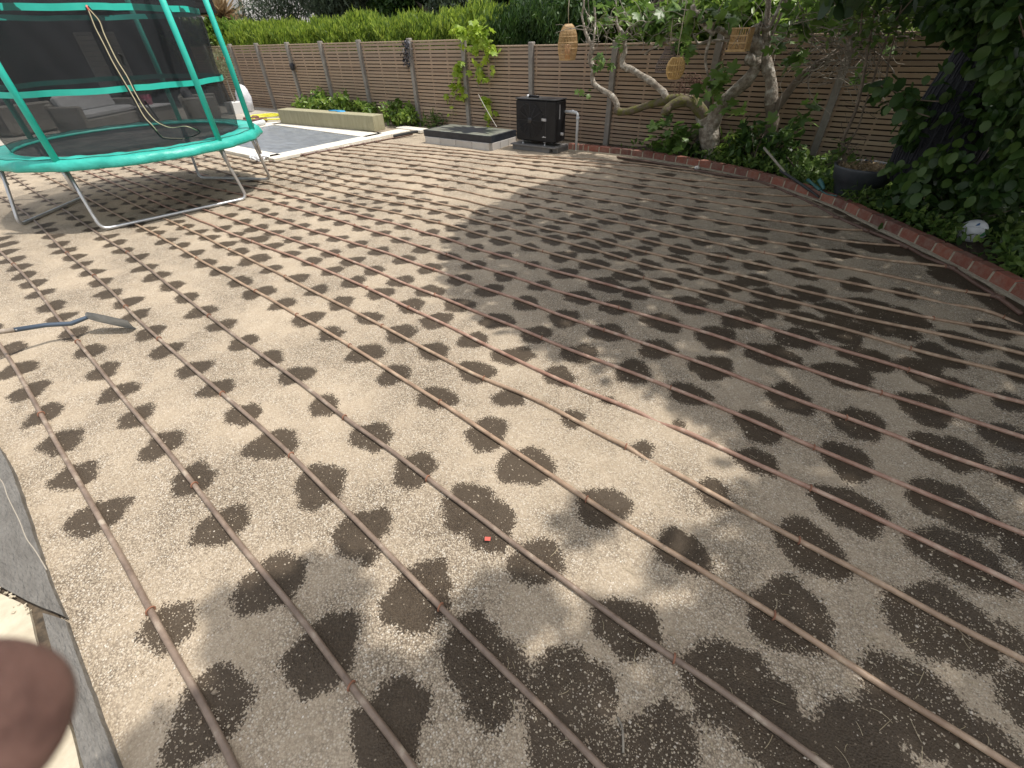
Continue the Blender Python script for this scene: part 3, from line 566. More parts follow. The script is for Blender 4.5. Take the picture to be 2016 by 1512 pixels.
# ------------------------------------------------------------------ covered block chamber
M_block=jitcol('grey_block',[(.45,.43,.41),(.55,.53,.50),(.50,.48,.46)],noise=6,mixf=.3)
A=gp((841,281)); B=gp((966,296)); C_=gp((1012,282)); D=A+(C_-B)
t_=thing('block_chamber','low square chamber of grey blocks under a dark puddled sheet, left of the heat pump','chamber',((A+C_)/2)*[1,1,0])
mb=MB(); hz=.14
for (p,q,n) in ((A,B,4),(B,C_,3),(C_,D,4),(D,A,3)):
    for i in range(n):
        a=p+(q-p)*i/n; b2=p+(q-p)*(i+1)/n; c=(a+b2)/2; d=b2-a; mb.box((c[0],c[1],hz/2-.01),(np.linalg.norm(d)-.008,.1,hz),rz=math.atan2(d[1],d[0]),bev=.004)
part('blocks',mb,M_block,t_)
M_pond=mat('wet_black_sheet',(.02,.024,.028),(.05,.055,.055),scale=3,rough=.18,bump=.9,bscale=3.5,bdist=.03)
M_sheet=mat('black_sheet',(.012,.016,.024),(.03,.035,.045),scale=8,rough=.35,bump=.5,bscale=12)
cc=(A+B+C_+D)/4; ex=[cc+(p-cc)*1.05 for p in (A,B,C_,D)]
part('sheet_skirt',MB().poly([tuple(p[:2]) for p in ex],hz-.005,hz+.115),M_sheet,t_)
n=28; v=[]
for j in range(n+1):
    for i in range(n+1):
        u,w_=i/n,j/n; p=(ex[0]*(1-u)+ex[1]*u)*(1-w_)+(ex[3]*(1-u)+ex[2]*u)*w_
        r=math.hypot(u-.5,w_-.5); th=math.atan2(w_-.5,u-.5)
        z=hz+.118+.0025*math.cos(th*13+2*math.sin(th*3))*min(r*2,1)-.01*max(0,1-r*2)
        if min(u,w_,1-u,1-w_)<.01: z=hz+.10
        v.append((p[0],p[1],z))
part('sheet_top',MB().add(v,[(j*(n+1)+i,j*(n+1)+i+1,(j+1)*(n+1)+i+1,(j+1)*(n+1)+i) for j in range(n) for i in range(n)]),mat('dusty_sheet',(.13,.14,.12),(.25,.26,.22),scale=2.5,rough=.3,bump=.5,bscale=5,c3=(.33,.34,.30)),t_,True)
mb=MB().tube(smooth([py((978,250),8.3),py((963,225),8.45),py((947,196),8.6),py((942,186),8.65)],4),.006,6)
solo('thin_cane',mb,mat('cane',(.5,.47,.42)),'thin pale cane leaning from the chamber to the fence','cane',py((978,250),8.3))

# ------------------------------------------------------------------ heat pump
M_black=mat('black_metal',(.010,.010,.012),(.018,.018,.020),scale=4,rough=.45,spec=.3)
hp0=gp((1014,291)); hp0=np.array([-5.93,8.05,0]); wx,dy,hh=.93,.36,.70; z0=.16; cxp,cyp=-5.56,8.27
t_=thing('heat_pump','black boxy air source heat pump unit standing on grey slabs by the fence','heat pump',(cxp,cyp,.1))
part('casing',MB().box((cxp,cyp,z0+hh/2),(wx,dy,hh),bev=.025),M_black,t_)
part('lid',MB().box((cxp,cyp,z0+hh+.008),(wx+.012,dy+.012,.02),bev=.006),mat('dark_grey_lid',(.05,.052,.055),rough=.35),t_)
gr=MB(); gc=np.array([cxp-.12,cyp-dy/2-.012,z0+.36])
for r in np.arange(.05,.31,.026):
    gr.tube([gc+np.array([r*math.cos(a),0,r*math.sin(a)]) for a in np.linspace(0,2*math.pi,41)],.0035,5,False)
for a in np.arange(0,math.pi,math.pi/6): gr.tube([gc+.3*np.array([math.cos(a),0,math.sin(a)]),gc-.3*np.array([math.cos(a),0,math.sin(a)])],.004,5)
gr.box(gc+np.array([0,-.004,0]),(.09,.012,.09),bev=.005)
part('fan_grille',gr,mat('grille_black',(.03,.03,.033),rough=.4),t_,True)
part('front_panel_seam',MB().box((cxp+.245,cyp-dy/2-.002,z0+.35),(.006,.006,.68)),mat('seam',(.05,.05,.055),rough=.4),t_)
M_lab=mat('white_label',(.7,.7,.7),rough=.5); M_labg=mat('grey_label',(.28,.28,.3),rough=.5)
lb=MB().box((cxp+.20,cyp-dy/2-.006,z0+.385),(.115,.006,.05)); part('rating_badge',lb,M_labg,t_)
part('badge_text',MB().box((cxp+.185,cyp-dy/2-.011,z0+.395),(.012,.004,.02)).box((cxp+.202,cyp-dy/2-.011,z0+.392),(.012,.004,.014)).box((cxp+.219,cyp-dy/2-.011,z0+.392),(.012,.004,.014)).box((cxp+.165,cyp-dy/2-.011,z0+.395),(.012,.004,.02)).box((cxp+.236,cyp-dy/2-.011,z0+.392),(.01,.004,.014)).box((cxp+.2,cyp-dy/2-.011,z0+.372),(.09,.004,.006)),M_lab,t_)
part('maker_mark',MB().box((cxp+.21,cyp-dy/2-.006,z0+.092),(.09,.005,.008)).box((cxp+.205,cyp-dy/2-.006,z0+.101),(.02,.005,.012),ry=.5).box((cxp+.245,cyp-dy/2-.006,z0+.098),(.018,.005,.007)),M_lab,t_)
cb=MB()
for i,zz in enumerate((.56,.50,.44)): cb.tube([(cxp+.18+.035*math.cos(a),cyp-dy/2-.006,z0+zz+.025*math.sin(a)) for a in np.linspace(.4+i,4.6+i,14)],.0035,5)
part('raised_symbols',cb,mat('symbol_grey',(.05,.05,.055),rough=.3),t_)
part('side_label',MB().box((cxp+wx/2+.003,cyp-.05,z0+.54),(.004,.035,.18)).box((cxp+wx/2+.003,cyp-.05,z0+.42),(.004,.04,.05)),mat('dull_label',(.2,.2,.21)),t_)
part('pipe_stub',MB().tube([(cxp+wx/2,cyp+.02,z0+.14),(cxp+wx/2+.055,cyp+.02,z0+.14)],.026,12),mat('stub_white',(.55,.55,.56),rough=.4),t_,True)
for x in (-.33,.2):
    for y in (-.13,.13):
        part('foot',MB().lathe((cxp+x,cyp+y,.095),[(.028,0),(.03,.012),(.016,.02),(.016,.045),(.03,.05),(.03,.07)],12),mat('foot_metal_%d%d'%(x>0,y>0),(.45,.45,.46),rough=.4,metal=.5),t_,True)
M_conc=jitcol('grey_concrete',[(.13,.125,.125),(.17,.165,.165)],noise=5,mixf=.4)
t2=thing('equipment_plinth','low dark grey slab plinth carrying the heat pump','plinth',(cxp,cyp,0))
part('riser',MB().box((cxp-.08,cyp-.02,.035),(.9,.42,.09),bev=.006).box((cxp+.47,cyp+.02,.04),(.12,.4,.09),bev=.006),M_conc,t2)
part('top_slab',MB().box((cxp-.02,cyp-.01,.088),(1.08,.5,.022),bev=.004),M_conc,t2)
mb=MB().tube([(cxp-.26,cyp-.05,z0+hh+.04),(cxp-.2,cyp-.04,z0+hh+.04)],.03,12); t2=thing('torch','small black torch with a white lens lying on top of the heat pump','torch',(cxp-.2,cyp-.04,z0+hh+.02))
part('barrel',MB().tube([(cxp-.235,cyp-.05,z0+hh+.042),(cxp-.12,cyp-.03,z0+hh+.038),(cxp-.03,cyp-.02,z0+hh+.038)],[.022,.018,.02],12),M_black,t2,True)
part('lens',MB().tube([(cxp-.275,cyp-.055,z0+hh+.042),(cxp-.236,cyp-.05,z0+hh+.042)],.023,12),mat('lens_white',(.85,.85,.85),rough=.3),t2,True)
pv=mat('grey_plastic_pipe',(.50,.53,.56),(.60,.62,.64),scale=5,rough=.45)
t2=thing('waste_pipe','pale grey plastic pipe bending down beside the heat pump into the bricks','pipe',(-4.78,8.45,0))
P=[(cxp+wx/2,8.42,z0+.50),(-4.92,8.43,z0+.50),(-4.86,8.44,z0+.49),(-4.83,8.44,z0+.455),(-4.825,8.44,z0+.40),(-4.825,8.45,-.02)]
part('pipe',MB().tube(P,.026,14),pv,t2,True); part('elbow_collar',MB().tube([(-4.825,8.44,z0+.42),(-4.825,8.44,z0+.375)],.032,14).tube([(-4.92,8.43,z0+.50),(-4.96,8.43,z0+.50)],.032,14),pv,t2,True)

# ------------------------------------------------------------------ slatted fence
M_slat=jitcol('fence_slat',[(.30,.21,.145),(.40,.285,.195),(.35,.25,.175),(.45,.335,.235),(.29,.205,.15)],noise=9,mixf=.35,c3=(.42,.36,.28),bump=.35,bscale=30)
M_post=mat('fence_post',(.22,.20,.18),(.30,.28,.25),scale=8,rough=.9,bump=.3,bscale=50,c3=(.36,.34,.31))
YF=9.2
xs=[-22.5,-20.6,-18.77,-17.06,-15.3,-13.6,-11.9,-9.98,-8.24,-6.40,-4.54,-2.70,-.86,.98,2.82,4.66]
def topz(x): return 1.78 if x<-8.3 else (1.66 if x<-2.7 else 1.73)
fr=thing('slatted_fence','long brown horizontal slat fence with grey posts along the back of the garden','fence',(-8,YF,0))
rr=random.Random(3)
for i,x in enumerate(xs):
    zt=max(topz(x-.5),topz(x+.5))+.05
    part('post',MB().box((x,YF-.03,zt/2-.05),(.10 if x>-12 else .11,.11,zt+.1),ry=rr.uniform(-.006,.006),bev=.01),M_post,fr)
for a,b_ in zip(xs[:-1],xs[1:]):
    zt=topz((a+b_)/2); mb=MB(); n=24; p_=(zt-.06)/n; L_=b_-a-.10; c=(a+b_)/2
    for k in range(n):
        mb.box((c,YF-.004+rr.uniform(-.003,.003),.03+p_*(k+.5)+rr.uniform(-.002,.002)),(L_,.018,p_-.019),ry=rr.uniform(-.0015,.0015))
    for x in (a+.07,a+.07+(L_-.04)/3,a+.07+(L_-.04)*2/3,b_-.07): mb.box((x,YF+.030,zt/2),(.03,.03,zt-.06))
    mb.box((c,YF,zt-.012),(L_,.05,.028),bev=.004)
    part('slat_panel',mb,M_slat,fr)
# dark boarding added behind the slats, standing for the shade in the gaps
fr2=MB().box((-8.9,YF+.16,.8),(27.3,.02,1.55)); solo('gap_backdrop',fr2,mat('gap_shade',(.02,.018,.015),rough=.9),'dark boarding added as shade behind the gaps of the slatted fence','backdrop',(-8.9,YF+.16,0))

# ------------------------------------------------------------------ trampoline
TC=np.array([-8.8,2.48]); TZ=.80
M_galv=mat('galvanised_steel',(.50,.51,.52),(.62,.63,.64),scale=12,rough=.38,metal=.7,bump=.08,bscale=60)
M_teal=mat('teal_vinyl',(.02,.36,.29),(.045,.46,.38),scale=3,rough=.42,bump=.5,bscale=9,bdist=.03)
M_teal2=mat('teal_foam',(.02,.50,.40),(.04,.56,.45),scale=5,rough=.55)
def tp(a,r,z): a=math.radians(a); return np.array([TC[0]+r*math.cos(a),TC[1]+r*math.sin(a),z])
t_=thing('trampoline','round trampoline with teal pad, teal poles and black safety net','trampoline',(TC[0],TC[1],0))
part('frame_ring',MB().tube([tp(a,1.52,TZ-.03) for a in np.linspace(0,360,73)],.024,10,False),M_galv,t_,True)
# pad: top surface and hanging skirt, gently creased
rg=np.random.default_rng(5); n=180; v=[]
for i in range(n):
    a=2*math.pi*i/n; c1=.008*math.sin(a*23)+.006*math.sin(a*41+1); c2=.012*math.sin(a*17+2)+.008*math.sin(a*37)
    for r,z in ((1.36,.0),(1.365,.022),(1.40,.03+c1*.6),(1.52,.034+c1),(1.62,.024),(1.665+c2*.3,-.012),(1.675+c2,-.065),(1.665+c2,-.085),(1.64+c2,-.075),(1.63,-.02),(1.37,-.008)):
        v.append((TC[0]+r*math.cos(a),TC[1]+r*math.sin(a),TZ+z))
k=11; f=[(i*k+j,((i+1)%n)*k+j,((i+1)%n)*k+(j+1)%k,i*k+(j+1)%k) for i in range(n) for j in range(k)]
part('pad',MB().add(v,f),M_teal,t_,True)
part('piping',MB().tube([tp(a,1.592+.006*math.sin(a*.4),TZ+.034+.004*math.sin(a*.37)) for a in np.linspace(0,360,181)],.0045,5,False),mat('dark_seam',(.02,.12,.10),rough=.6),t_,True)
def meshmat(name,col,alpha,sheen=.3):
    M=bpy.data.materials.new(name); M.use_nodes=True; t=M.node_tree; b=t.nodes['Principled BSDF']; out=t.nodes['Material Output']
    b.inputs['Base Color'].default_value=(*col,1); b.inputs['Roughness'].default_value=.6; b.inputs['Specular IOR Level'].default_value=.2
    tr=t.nodes.new('ShaderNodeBsdfTransparent'); mx=t.nodes.new('ShaderNodeMixShader')
    tc=t.nodes.new('ShaderNodeTexCoord'); n=t.nodes.new('ShaderNodeTexNoise'); n.inputs['Scale'].default_value=2.5; n.inputs['Detail'].default_value=3; t.links.new(tc.outputs['Object'],n.inputs['Vector'])
    mr=t.nodes.new('ShaderNodeMapRange'); mr.inputs[1].default_value=.3; mr.inputs[2].default_value=.7; mr.inputs[3].default_value=alpha-.04; mr.inputs[4].default_value=alpha+.05; t.links.new(n.outputs['Fac'],mr.inputs[0])
    t.links.new(mr.outputs[0],mx.inputs[0]); t.links.new(tr.outputs[0],mx.inputs[1]); t.links.new(b.outputs[0],mx.inputs[2]); t.links.new(mx.outputs[0],out.inputs[0]); return M
part('mat',MB().lathe((TC[0],TC[1],TZ),[(1.37,-.005),(1.0,-.012),(.6,-.02),(.01,-.025)],72,close=False),meshmat('jumping_mat',(.02,.02,.024),.90),t_,True)
PA=[-48,18,50,137,215,264]
def netr(z): return 1.375+.015*math.sin(z*7)
v=[];n=144;zz=np.linspace(TZ+.03,2.72,22)
for z in zz:
    for i in range(n):
        a=2*math.pi*i/n; bulge=0.0
        for p in PA:
            d=abs((math.degrees(a)-p+180)%360-180); bulge=max(bulge,math.exp(-(d/14)**2))
        v.append((TC[0]+(netr(z)+.05*bulge*(z-TZ)/1.9+.008*math.sin(a*31+z*9))*math.cos(a),TC[1]+(netr(z)+.05*bulge*(z-TZ)/1.9+.008*math.sin(a*31+z*9))*math.sin(a),z))
f=[(i*n+j,i*n+(j+1)%n,(i+1)*n+(j+1)%n,(i+1)*n+j) for i in range(len(zz)-1) for j in range(n)]
part('safety_net',MB().add(v,f),meshmat('net',(.030,.033,.037),.60),t_,True)
def band(z,w_):
    v=[];n=144
    for i in range(n):
        a=360*i/n
        for zz_ in (z-w_/2,z+w_/2): v.append(tp(a,1.40+.006*math.sin(a*.5),zz_+.004*math.sin(a*.2)))
    return MB().add(v,[(i*2,((i+1)%n)*2,((i+1)%n)*2+1,i*2+1) for i in range(n)])
part('net_band',band(1.46,.06),M_teal2,t_,True); part('net_band',band(2.2,.06),M_teal2,t_,True)
feet=[gp(p,.028) for p in [(200,452),(487,390),(533,353),(393,350),(165,388),(38,443)]]
for k in range(3):
    a,b_=PA[2*k],PA[2*k+1]; A_,B_=tp(a,1.54,TZ-.06),tp(b_,1.54,TZ-.06)
    if k==1: A_,B_=tp(PA[2],1.54,TZ-.06),tp(PA[3],1.54,TZ-.06)
    FA,FB=(feet[0],feet[1]) if k==0 else ((feet[2],feet[3]) if k==1 else (feet[4],feet[5]))
    def corner(top,ft,oth):
        u=(top-ft)/np.linalg.norm(top-ft); w_=(oth-ft)/np.linalg.norm(oth-ft); r=.10
        return [ft+u*r*(1-t)**2+w_*r*t**2 for t in np.linspace(0,1,7)]
    P=[A_]+[A_+(FA-A_)*.5]+corner(A_,FA,FB)+corner(B_,FB,FA)[::-1]+[B_+(FB-B_)*.5]+[B_]
    part('leg',MB().tube(P,.021,10),M_galv,t_,True)
for k,a in enumerate(PA):
    q=tp(a,1.60,TZ-.12); top=tp(a,1.60,2.7)
    po=MB().tube([tp(a,1.60,TZ+.0),tp(a,1.60,1.7),tp(a,1.56,2.75)],.036,12); pole=part('pole',po,M_teal2,t_,True)
    part('lower_pole',MB().tube([tp(a,1.60,TZ-.32),tp(a,1.60,TZ+.0)],.019,10),M_galv,t_,True)
# cream-piped zip of the door, hanging open at its foot
M_cream=mat('cream_piping',(.72,.66,.45),rough=.6); M_zip=mat('zip_black',(.012,.012,.013),rough=.7)
def netp(px,r=1.415):                      # where a sight line meets the near side of the net
    d=ray(px); ox,oy=-TC[0],-TC[1]; A2=d[0]**2+d[1]**2; B2=2*(ox*d[0]+oy*d[1]); C2=ox*ox+oy*oy-r*r
    t=(-B2-math.sqrt(max(B2*B2-4*A2*C2,0)))/(2*A2); return np.array([d[0]*t,d[1]*t,H+d[2]*t])
l1=[(171,13),(178,30),(188,55),(205,88),(222,122),(240,153),(262,190),(283,228),(300,247),(318,268),(330,272),(360,273)]
l2=[(171,13),(183,26),(196,42),(204,64),(215,88),(230,118),(250,150),(266,182),(284,212),(302,234),(318,245),(338,251),(362,248),(380,253),(392,260),(384,267),(362,273)]
def net2(L_): 
    return smooth([netp(p) if i<len(L_)-3 else netp(p,1.34) for i,p in enumerate(L_)],6)
part('zip_piping',MB().tube(net2(l1),.0055,6),M_cream,t_,True); part('zip_piping',MB().tube(net2(l2),.0055,6),M_cream,t_,True)
dk=MB().tube(net2([(p[0]-2,p[1]+1) for p in l1]),.008,6).tube(net2([(p[0]+2,p[1]-1) for p in l2]),.007,6)
dk.tube(net2([(162,-6),(167,3),(171,12)]),.014,8).tube(net2([(233,106),(240,112),(242,122),(246,128)]),.012,6).tube(net2([(284,198),(292,208),(298,216),(312,236)]),.010,6)
part('zip_edge',dk,M_zip,t_,True); part('zip_tab',MB().tube([netp((170,10),1.41),netp((173,17),1.41),netp((176,25),1.41)],[.008,.014,.006],8),mat('coral_tab',(.75,.16,.12),rough=.5),t_,True)

# ------------------------------------------------------------------ shovel
t_=thing('shovel','long-handled shovel with a grey steel blade resting on the gravel at left','shovel',gp((190,645)))
tip=gp((266,649),.012); sock=gp((178,633),.10); sock[2]=.10; 
hd=gp((90,640),.155); end=gp((0,653),.215); far_=end+(end-hd)*2.2
dirv=(tip-sock); L_=np.linalg.norm(dirv); dirv/=L_; side=np.cross(dirv,[0,0,1]); side/=np.linalg.norm(side); upv=np.cross(side,dirv)
side,upv=side*.50+upv*.866,upv*.50-side*.866; sock=sock+np.array([0,0,.03]); tip=tip+np.array([0,0,.05])
v=[]; 
for thick in (0,-.004):
    for i,(t,wd) in enumerate(((-.02,.04),(.08,.08),(.3,.09),(.6,.09),(.9,.085),(1.0,.08))):
        for s_ in (-1,-.6,0,.6,1): v.append(sock+dirv*L_*t+side*s_*wd+upv*(.022*abs(s_)**2*(1-t*.5)+thick))
f=[]
for l in range(2):
    for i in range(5):
        for j in range(4):
            a=l*30+i*5+j; q=(a,a+1,a+6,a+5); f.append(q if l==0 else q[::-1])
part('blade',MB().add(v,f),mat('worn_steel',(.32,.35,.37),(.46,.49,.51),scale=9,rough=.45,metal=.5,c3=(.45,.40,.34)),t_,False)
part('socket',MB().tube([sock+dirv*.09+upv*.012,sock+upv*.015,gp((140,637),.135),hd,gp((25,650),.19)],[.012,.016,.018,.018,.018],12),mat('blue_grey_steel',(.10,.13,.17),rough=.3,metal=.6),t_,True)
part('shaft',MB().tube([gp((26,650),.19),end,far_],.0185,12),mat('shaft_wood',(.30,.25,.20),(.38,.33,.28),scale=6,rough=.7,stretch=(1,8,8)),t_,True)
part('rivet',MB().lathe(gp((36,648),.21)+np.array([0,-.012,0]),[(.005,-.003),(.005,.003),(.001,.005)],8),mat('rivet',(.7,.7,.7),rough=.3,metal=.8),t_); 
part('handle_grip',MB().tube([far_+np.array([0,-.07,0]),far_+np.array([0,.07,0])],.017,10),mat('grip_black',(.02,.02,.02)),t_,True)

# ------------------------------------------------------------------ photographer's hand at the lens (finger near the corner)
def cpt(px,d): r=ray(px)/FPX; return np.array([r[0]*d,r[1]*d,H+r[2]*d])
def hand():
    V=[];E=[];Rr=[]
    def chain(pts,rad,root):
        prev=root
        for p,r in zip(pts,rad): V.append(p); Rr.append(r); E.append((prev,len(V)-1)); prev=len(V)-1
        return prev
    D=.060
    wrist=cpt((-560,2350),.13); V.append(wrist); Rr.append(.026)
    palm=cpt((-560,1950),.105); chain([palm],[.024],0)
    chain([cpt((-430,1740),.085),cpt((-280,1610),.071),cpt((-160,1530),.064),cpt((-80,1450),D),cpt((-30,1408),D),cpt((18,1378),D)],[.012,.0112,.0118,.0124,.0122,.0090],1)     # finger reaching into view
    chain([cpt((-640,1640),.09),cpt((-600,1450),.075),cpt((-540,1330),.07),cpt((-480,1280),.066)],[.011,.009,.0085,.007],1)
    chain([cpt((-800,1680),.10),cpt((-790,1480),.085),cpt((-740,1350),.078),cpt((-680,1290),.072)],[.0105,.009,.008,.0068],1)
    chain([cpt((-960,1760),.105),cpt((-980,1580),.095),cpt((-930,1450),.088),cpt((-880,1400),.082)],[.0095,.008,.0072,.006],1)
    chain([cpt((-330,2180),.11),cpt((-180,2050),.095),cpt((-60,1960),.085)],[.013,.011,.009],1)
    me=bpy.data.meshes.new('hand'); o0=V[1].copy(); me.from_pydata([tuple(p-o0) for p in V],E,[]); o=bpy.data.objects.new('hand',me); COL.objects.link(o); o.location=o0
    sk=o.modifiers.new('skin','SKIN'); sk.use_smooth_shade=True
    for i,r in enumerate(Rr): me.skin_vertices[0].data[i].radius=(r,r)
    me.skin_vertices[0].data[0].use_root=True
    o.modifiers.new('sub','SUBSURF').levels=2; o.modifiers['sub'].render_levels=3
    M=mat('skin',(.09,.048,.04),(.17,.095,.078),scale=110,rough=.55,bump=.1,bscale=900); M.node_tree.nodes['Principled BSDF'].inputs['Subsurface Weight'].default_value=.12
    M.node_tree.nodes['Principled BSDF'].inputs['Subsurface Radius'].default_value=(.004,.0015,.001); M.node_tree.nodes['Principled BSDF'].inputs['Subsurface Scale'].default_value=1.0
    me.materials.append(M); tag(o,"blurred brown fingertip of the photographer poking in at the lower left corner",'finger')
hand()

# ------------------------------------------------------------------ foliage materials
L_hedge=leafmat('conifer_hedge_leaf',[(.04,.08,.015),(.17,.27,.035),(.36,.47,.06),(.52,.60,.12)],rough=.6,trans=.42,clump=1.3)
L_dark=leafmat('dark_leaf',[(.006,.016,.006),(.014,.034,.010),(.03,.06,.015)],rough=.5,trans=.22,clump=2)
L_hazel=leafmat('hazel_leaf',[(.018,.045,.014),(.045,.10,.022),(.10,.17,.035)],rough=.5,trans=.35,clump=2)
L_fig=leafmat('fig_leaf',[(.04,.085,.02),(.09,.17,.035),(.16,.27,.06),(.24,.35,.09)],rough=.42,trans=.35,clump=3)
L_laurel=leafmat('laurel_leaf',[(.05,.10,.02),(.14,.24,.04),(.26,.38,.07),(.38,.48,.13)],rough=.36,trans=.45,clump=2)
L_lime=leafmat('lime_leaf',[(.20,.32,.03),(.36,.50,.05),(.50,.60,.08)],rough=.5,trans=.45,clump=4)
L_grey=leafmat('grey_green_leaf',[(.05,.075,.045),(.10,.14,.085),(.18,.22,.14)],rough=.55,trans=.3,clump=1)
L_under=leafmat('undergrowth_leaf',[(.035,.075,.018),(.08,.15,.03),(.17,.26,.06),(.30,.40,.12)],rough=.5,trans=.4,clump=3)
L_dry=leafmat('dry_leaf',[(.22,.15,.08),(.38,.28,.16),(.52,.42,.27)],rough=.8,trans=.2,clump=3)
L_olive=leafmat('olive_leaf',[(.10,.12,.05),(.19,.21,.10),(.28,.30,.17)],rough=.5,trans=.3,clump=3)
M_bark=mat('fig_bark',(.20,.165,.13),(.36,.32,.265),scale=11,lo=.42,hi=.55,rough=.85,bump=1.0,bscale=24,c3=(.56,.54,.49),stretch=(1,1,1.0),detail=9,bdist=.02)
M_bark2=mat('brown_bark',(.11,.085,.065),(.20,.165,.125),scale=9,rough=.9,bump=.8,bscale=22,c3=(.32,.28,.23),detail=9,bdist=.02)
M_moss=mat('mossy_bark',(.15,.12,.09),(.12,.12,.03),scale=9,rough=.95,bump=1.0,bscale=40,c3=(.20,.19,.05),lo=.42,hi=.58,detail=8)
M_twig=mat('grey_twig',(.18,.155,.125),(.30,.27,.22),scale=9,rough=.85)

def blobs(x0,x1,y0,y1,ztop,n,rng,zb=1.2,jit=.25):
    return [(rng.uniform(x0,x1),rng.uniform(y0,y1),rng.uniform(zb,ztop)+0*jit) for _ in range(n)]
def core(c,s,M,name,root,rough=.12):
    """rough inner mass of twigs and leaves, its shade painted in near-black"""
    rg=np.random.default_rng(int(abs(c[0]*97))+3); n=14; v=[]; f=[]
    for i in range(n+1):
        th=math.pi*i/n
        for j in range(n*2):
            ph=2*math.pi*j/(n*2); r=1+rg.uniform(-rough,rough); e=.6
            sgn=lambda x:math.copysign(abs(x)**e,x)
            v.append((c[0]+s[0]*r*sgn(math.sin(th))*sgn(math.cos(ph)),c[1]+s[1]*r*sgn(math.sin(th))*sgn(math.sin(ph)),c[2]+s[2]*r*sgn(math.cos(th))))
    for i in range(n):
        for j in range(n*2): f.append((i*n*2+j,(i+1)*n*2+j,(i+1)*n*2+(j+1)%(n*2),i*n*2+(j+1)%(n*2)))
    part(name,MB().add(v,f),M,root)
M_core=mat('shaded_twigs',(.006,.010,.004),(.018,.025,.010),scale=8,rough=1,bump=1,bscale=20,bdist=.05)  # near-black: shade inside the foliage is put into this colour

# clipped conifer hedge behind the fence
def hedge(name,x0,x1,y0,y1,ztop,n,label,L,tm=T_NEED,size=.13,seed=1,lean=(.25,0,1)):
    rg=np.random.default_rng(seed); root=thing(name,label,'hedge',((x0+x1)/2,(y0+y1)/2,0))
    cx_,cy_=(x0+x1)/2,(y0+y1)/2
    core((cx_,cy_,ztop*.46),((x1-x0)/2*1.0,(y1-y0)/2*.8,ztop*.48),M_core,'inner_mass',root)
    pos=[]; m=0
    X=rg.uniform(x0,x1,n); U=rg.uniform(0,1,n)
    # front face from fence top to the brow, then the top
    fy=np.where(U<.5,y0+rg.normal(0,.08,n),y0+(y1-y0)*rg.uniform(0,1,n))
    bump_=.07*np.sin(X*3.1+fy)+.06*np.sin(X*7.3+2*fy)+.05*np.sin(X*1.3)
    Z=np.where(U<.5,rg.uniform(1.3,ztop,n),ztop+rg.normal(0,.07,n))+bump_*(U>=.4)
    fy=fy+.12*np.sin(X*5+Z*6)
    P=np.stack([X,fy,Z],1)
    me=leafmesh('foliage',P,size,tm,L,wloc(root),dirs=np.array(lean),spread=.42,rng=rg); part('foliage',me,None,root)
hedge('conifer_hedge',-20.2,-7.6,9.75,11.0,2.10,70000,'long clipped yellow-green conifer hedge rising behind the left half of the fence',L_hedge,seed=2)
hedge('conifer_hedge',-7.8,-5.2,9.7,10.9,2.12,20000,'darker conifer hedge stretch behind the fence above the heat pump',L_hazel,size=.12,seed=3)
hedge('laurel_hedge',-26,-20.0,9.6,11.2,2.3,9000,'dark glossy laurel hedge behind the far left corner of the fence',L_laurel,T_OVAL,.16,seed=4,lean=(.2,-.4,.6))

def tree(name,label,trunk,rt,clump_c,clump_r,n,L,tm,size,seed,cat='tree',squash=.8,M=M_bark2,droop=0.,limbs=True,core_=None,spread=1.0,dirs=None):
    rg=np.random.default_rng(seed); root=thing(name,label,cat,(trunk[0][0],trunk[0][1],trunk[0][2]))
    tk=MB(); S=smooth(trunk,5); tk.tube(S,np.linspace(rt,rt*.45,len(S)),10)
    part('trunk',tk,M,root,True)
    if limbs:
        lb=MB()
        for c in clump_c[:14]:
            st=np.array(S[int(len(S)*rg.uniform(.45,.95))]); c=np.array(c); mid=(st+c)/2+rg.normal(0,.12,3)
            lb.tube(smooth([st,mid,c],5),np.linspace(rt*.4,rt*.1,11),6)
        part('limbs',lb,M,root,True)
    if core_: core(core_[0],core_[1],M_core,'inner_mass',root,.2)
    P=clumps(clump_c,clump_r,n,squash,rg)
    part('crown',leafmesh('crown',P,size,tm,L,wloc(root),rng=rg,droop=droop,dirs=dirs,spread=spread),None,root)
    return root
rg0=np.random.default_rng(21)
def cl(x0,x1,y0,y1,z0,z1,n): return [(rg0.uniform(x0,x1),rg0.uniform(y0,y1),rg0.uniform(z0,z1)) for _ in range(n)]
tree('willow_tree','grey-green feathery tree above the hedge near the white house',[(-19,14,0),(-19.2,14,2),(-19,14.2,5)],.22,cl(-22.5,-15.5,12.5,15,2.4,6,40),.9,26000,L_grey,T_SLIM,.28,31,droop=.8)
tree('broadleaf_tree','mid-green bushy tree behind the middle of the conifer hedge',[(-12.5,13.5,0),(-12.4,13.5,2),(-12.6,13.6,5)],.2,cl(-15.8,-10.2,12.3,14.5,2.3,5.5,36),.8,22000,L_hazel,T_OVAL,.17,32)
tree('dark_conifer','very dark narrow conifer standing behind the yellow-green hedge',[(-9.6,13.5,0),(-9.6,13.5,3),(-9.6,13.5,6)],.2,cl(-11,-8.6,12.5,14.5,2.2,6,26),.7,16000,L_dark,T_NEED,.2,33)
tree('grey_shrub','grey-leaved tall shrub behind the hedge left of the lime creeper',[(-10.9,11.9,0),(-10.8,11.9,1.5),(-10.7,12,3)],.1,cl(-11.6,-9.9,11.4,12.2,2.3,3.4,14),.5,7000,L_grey,T_OVAL,.10,34)
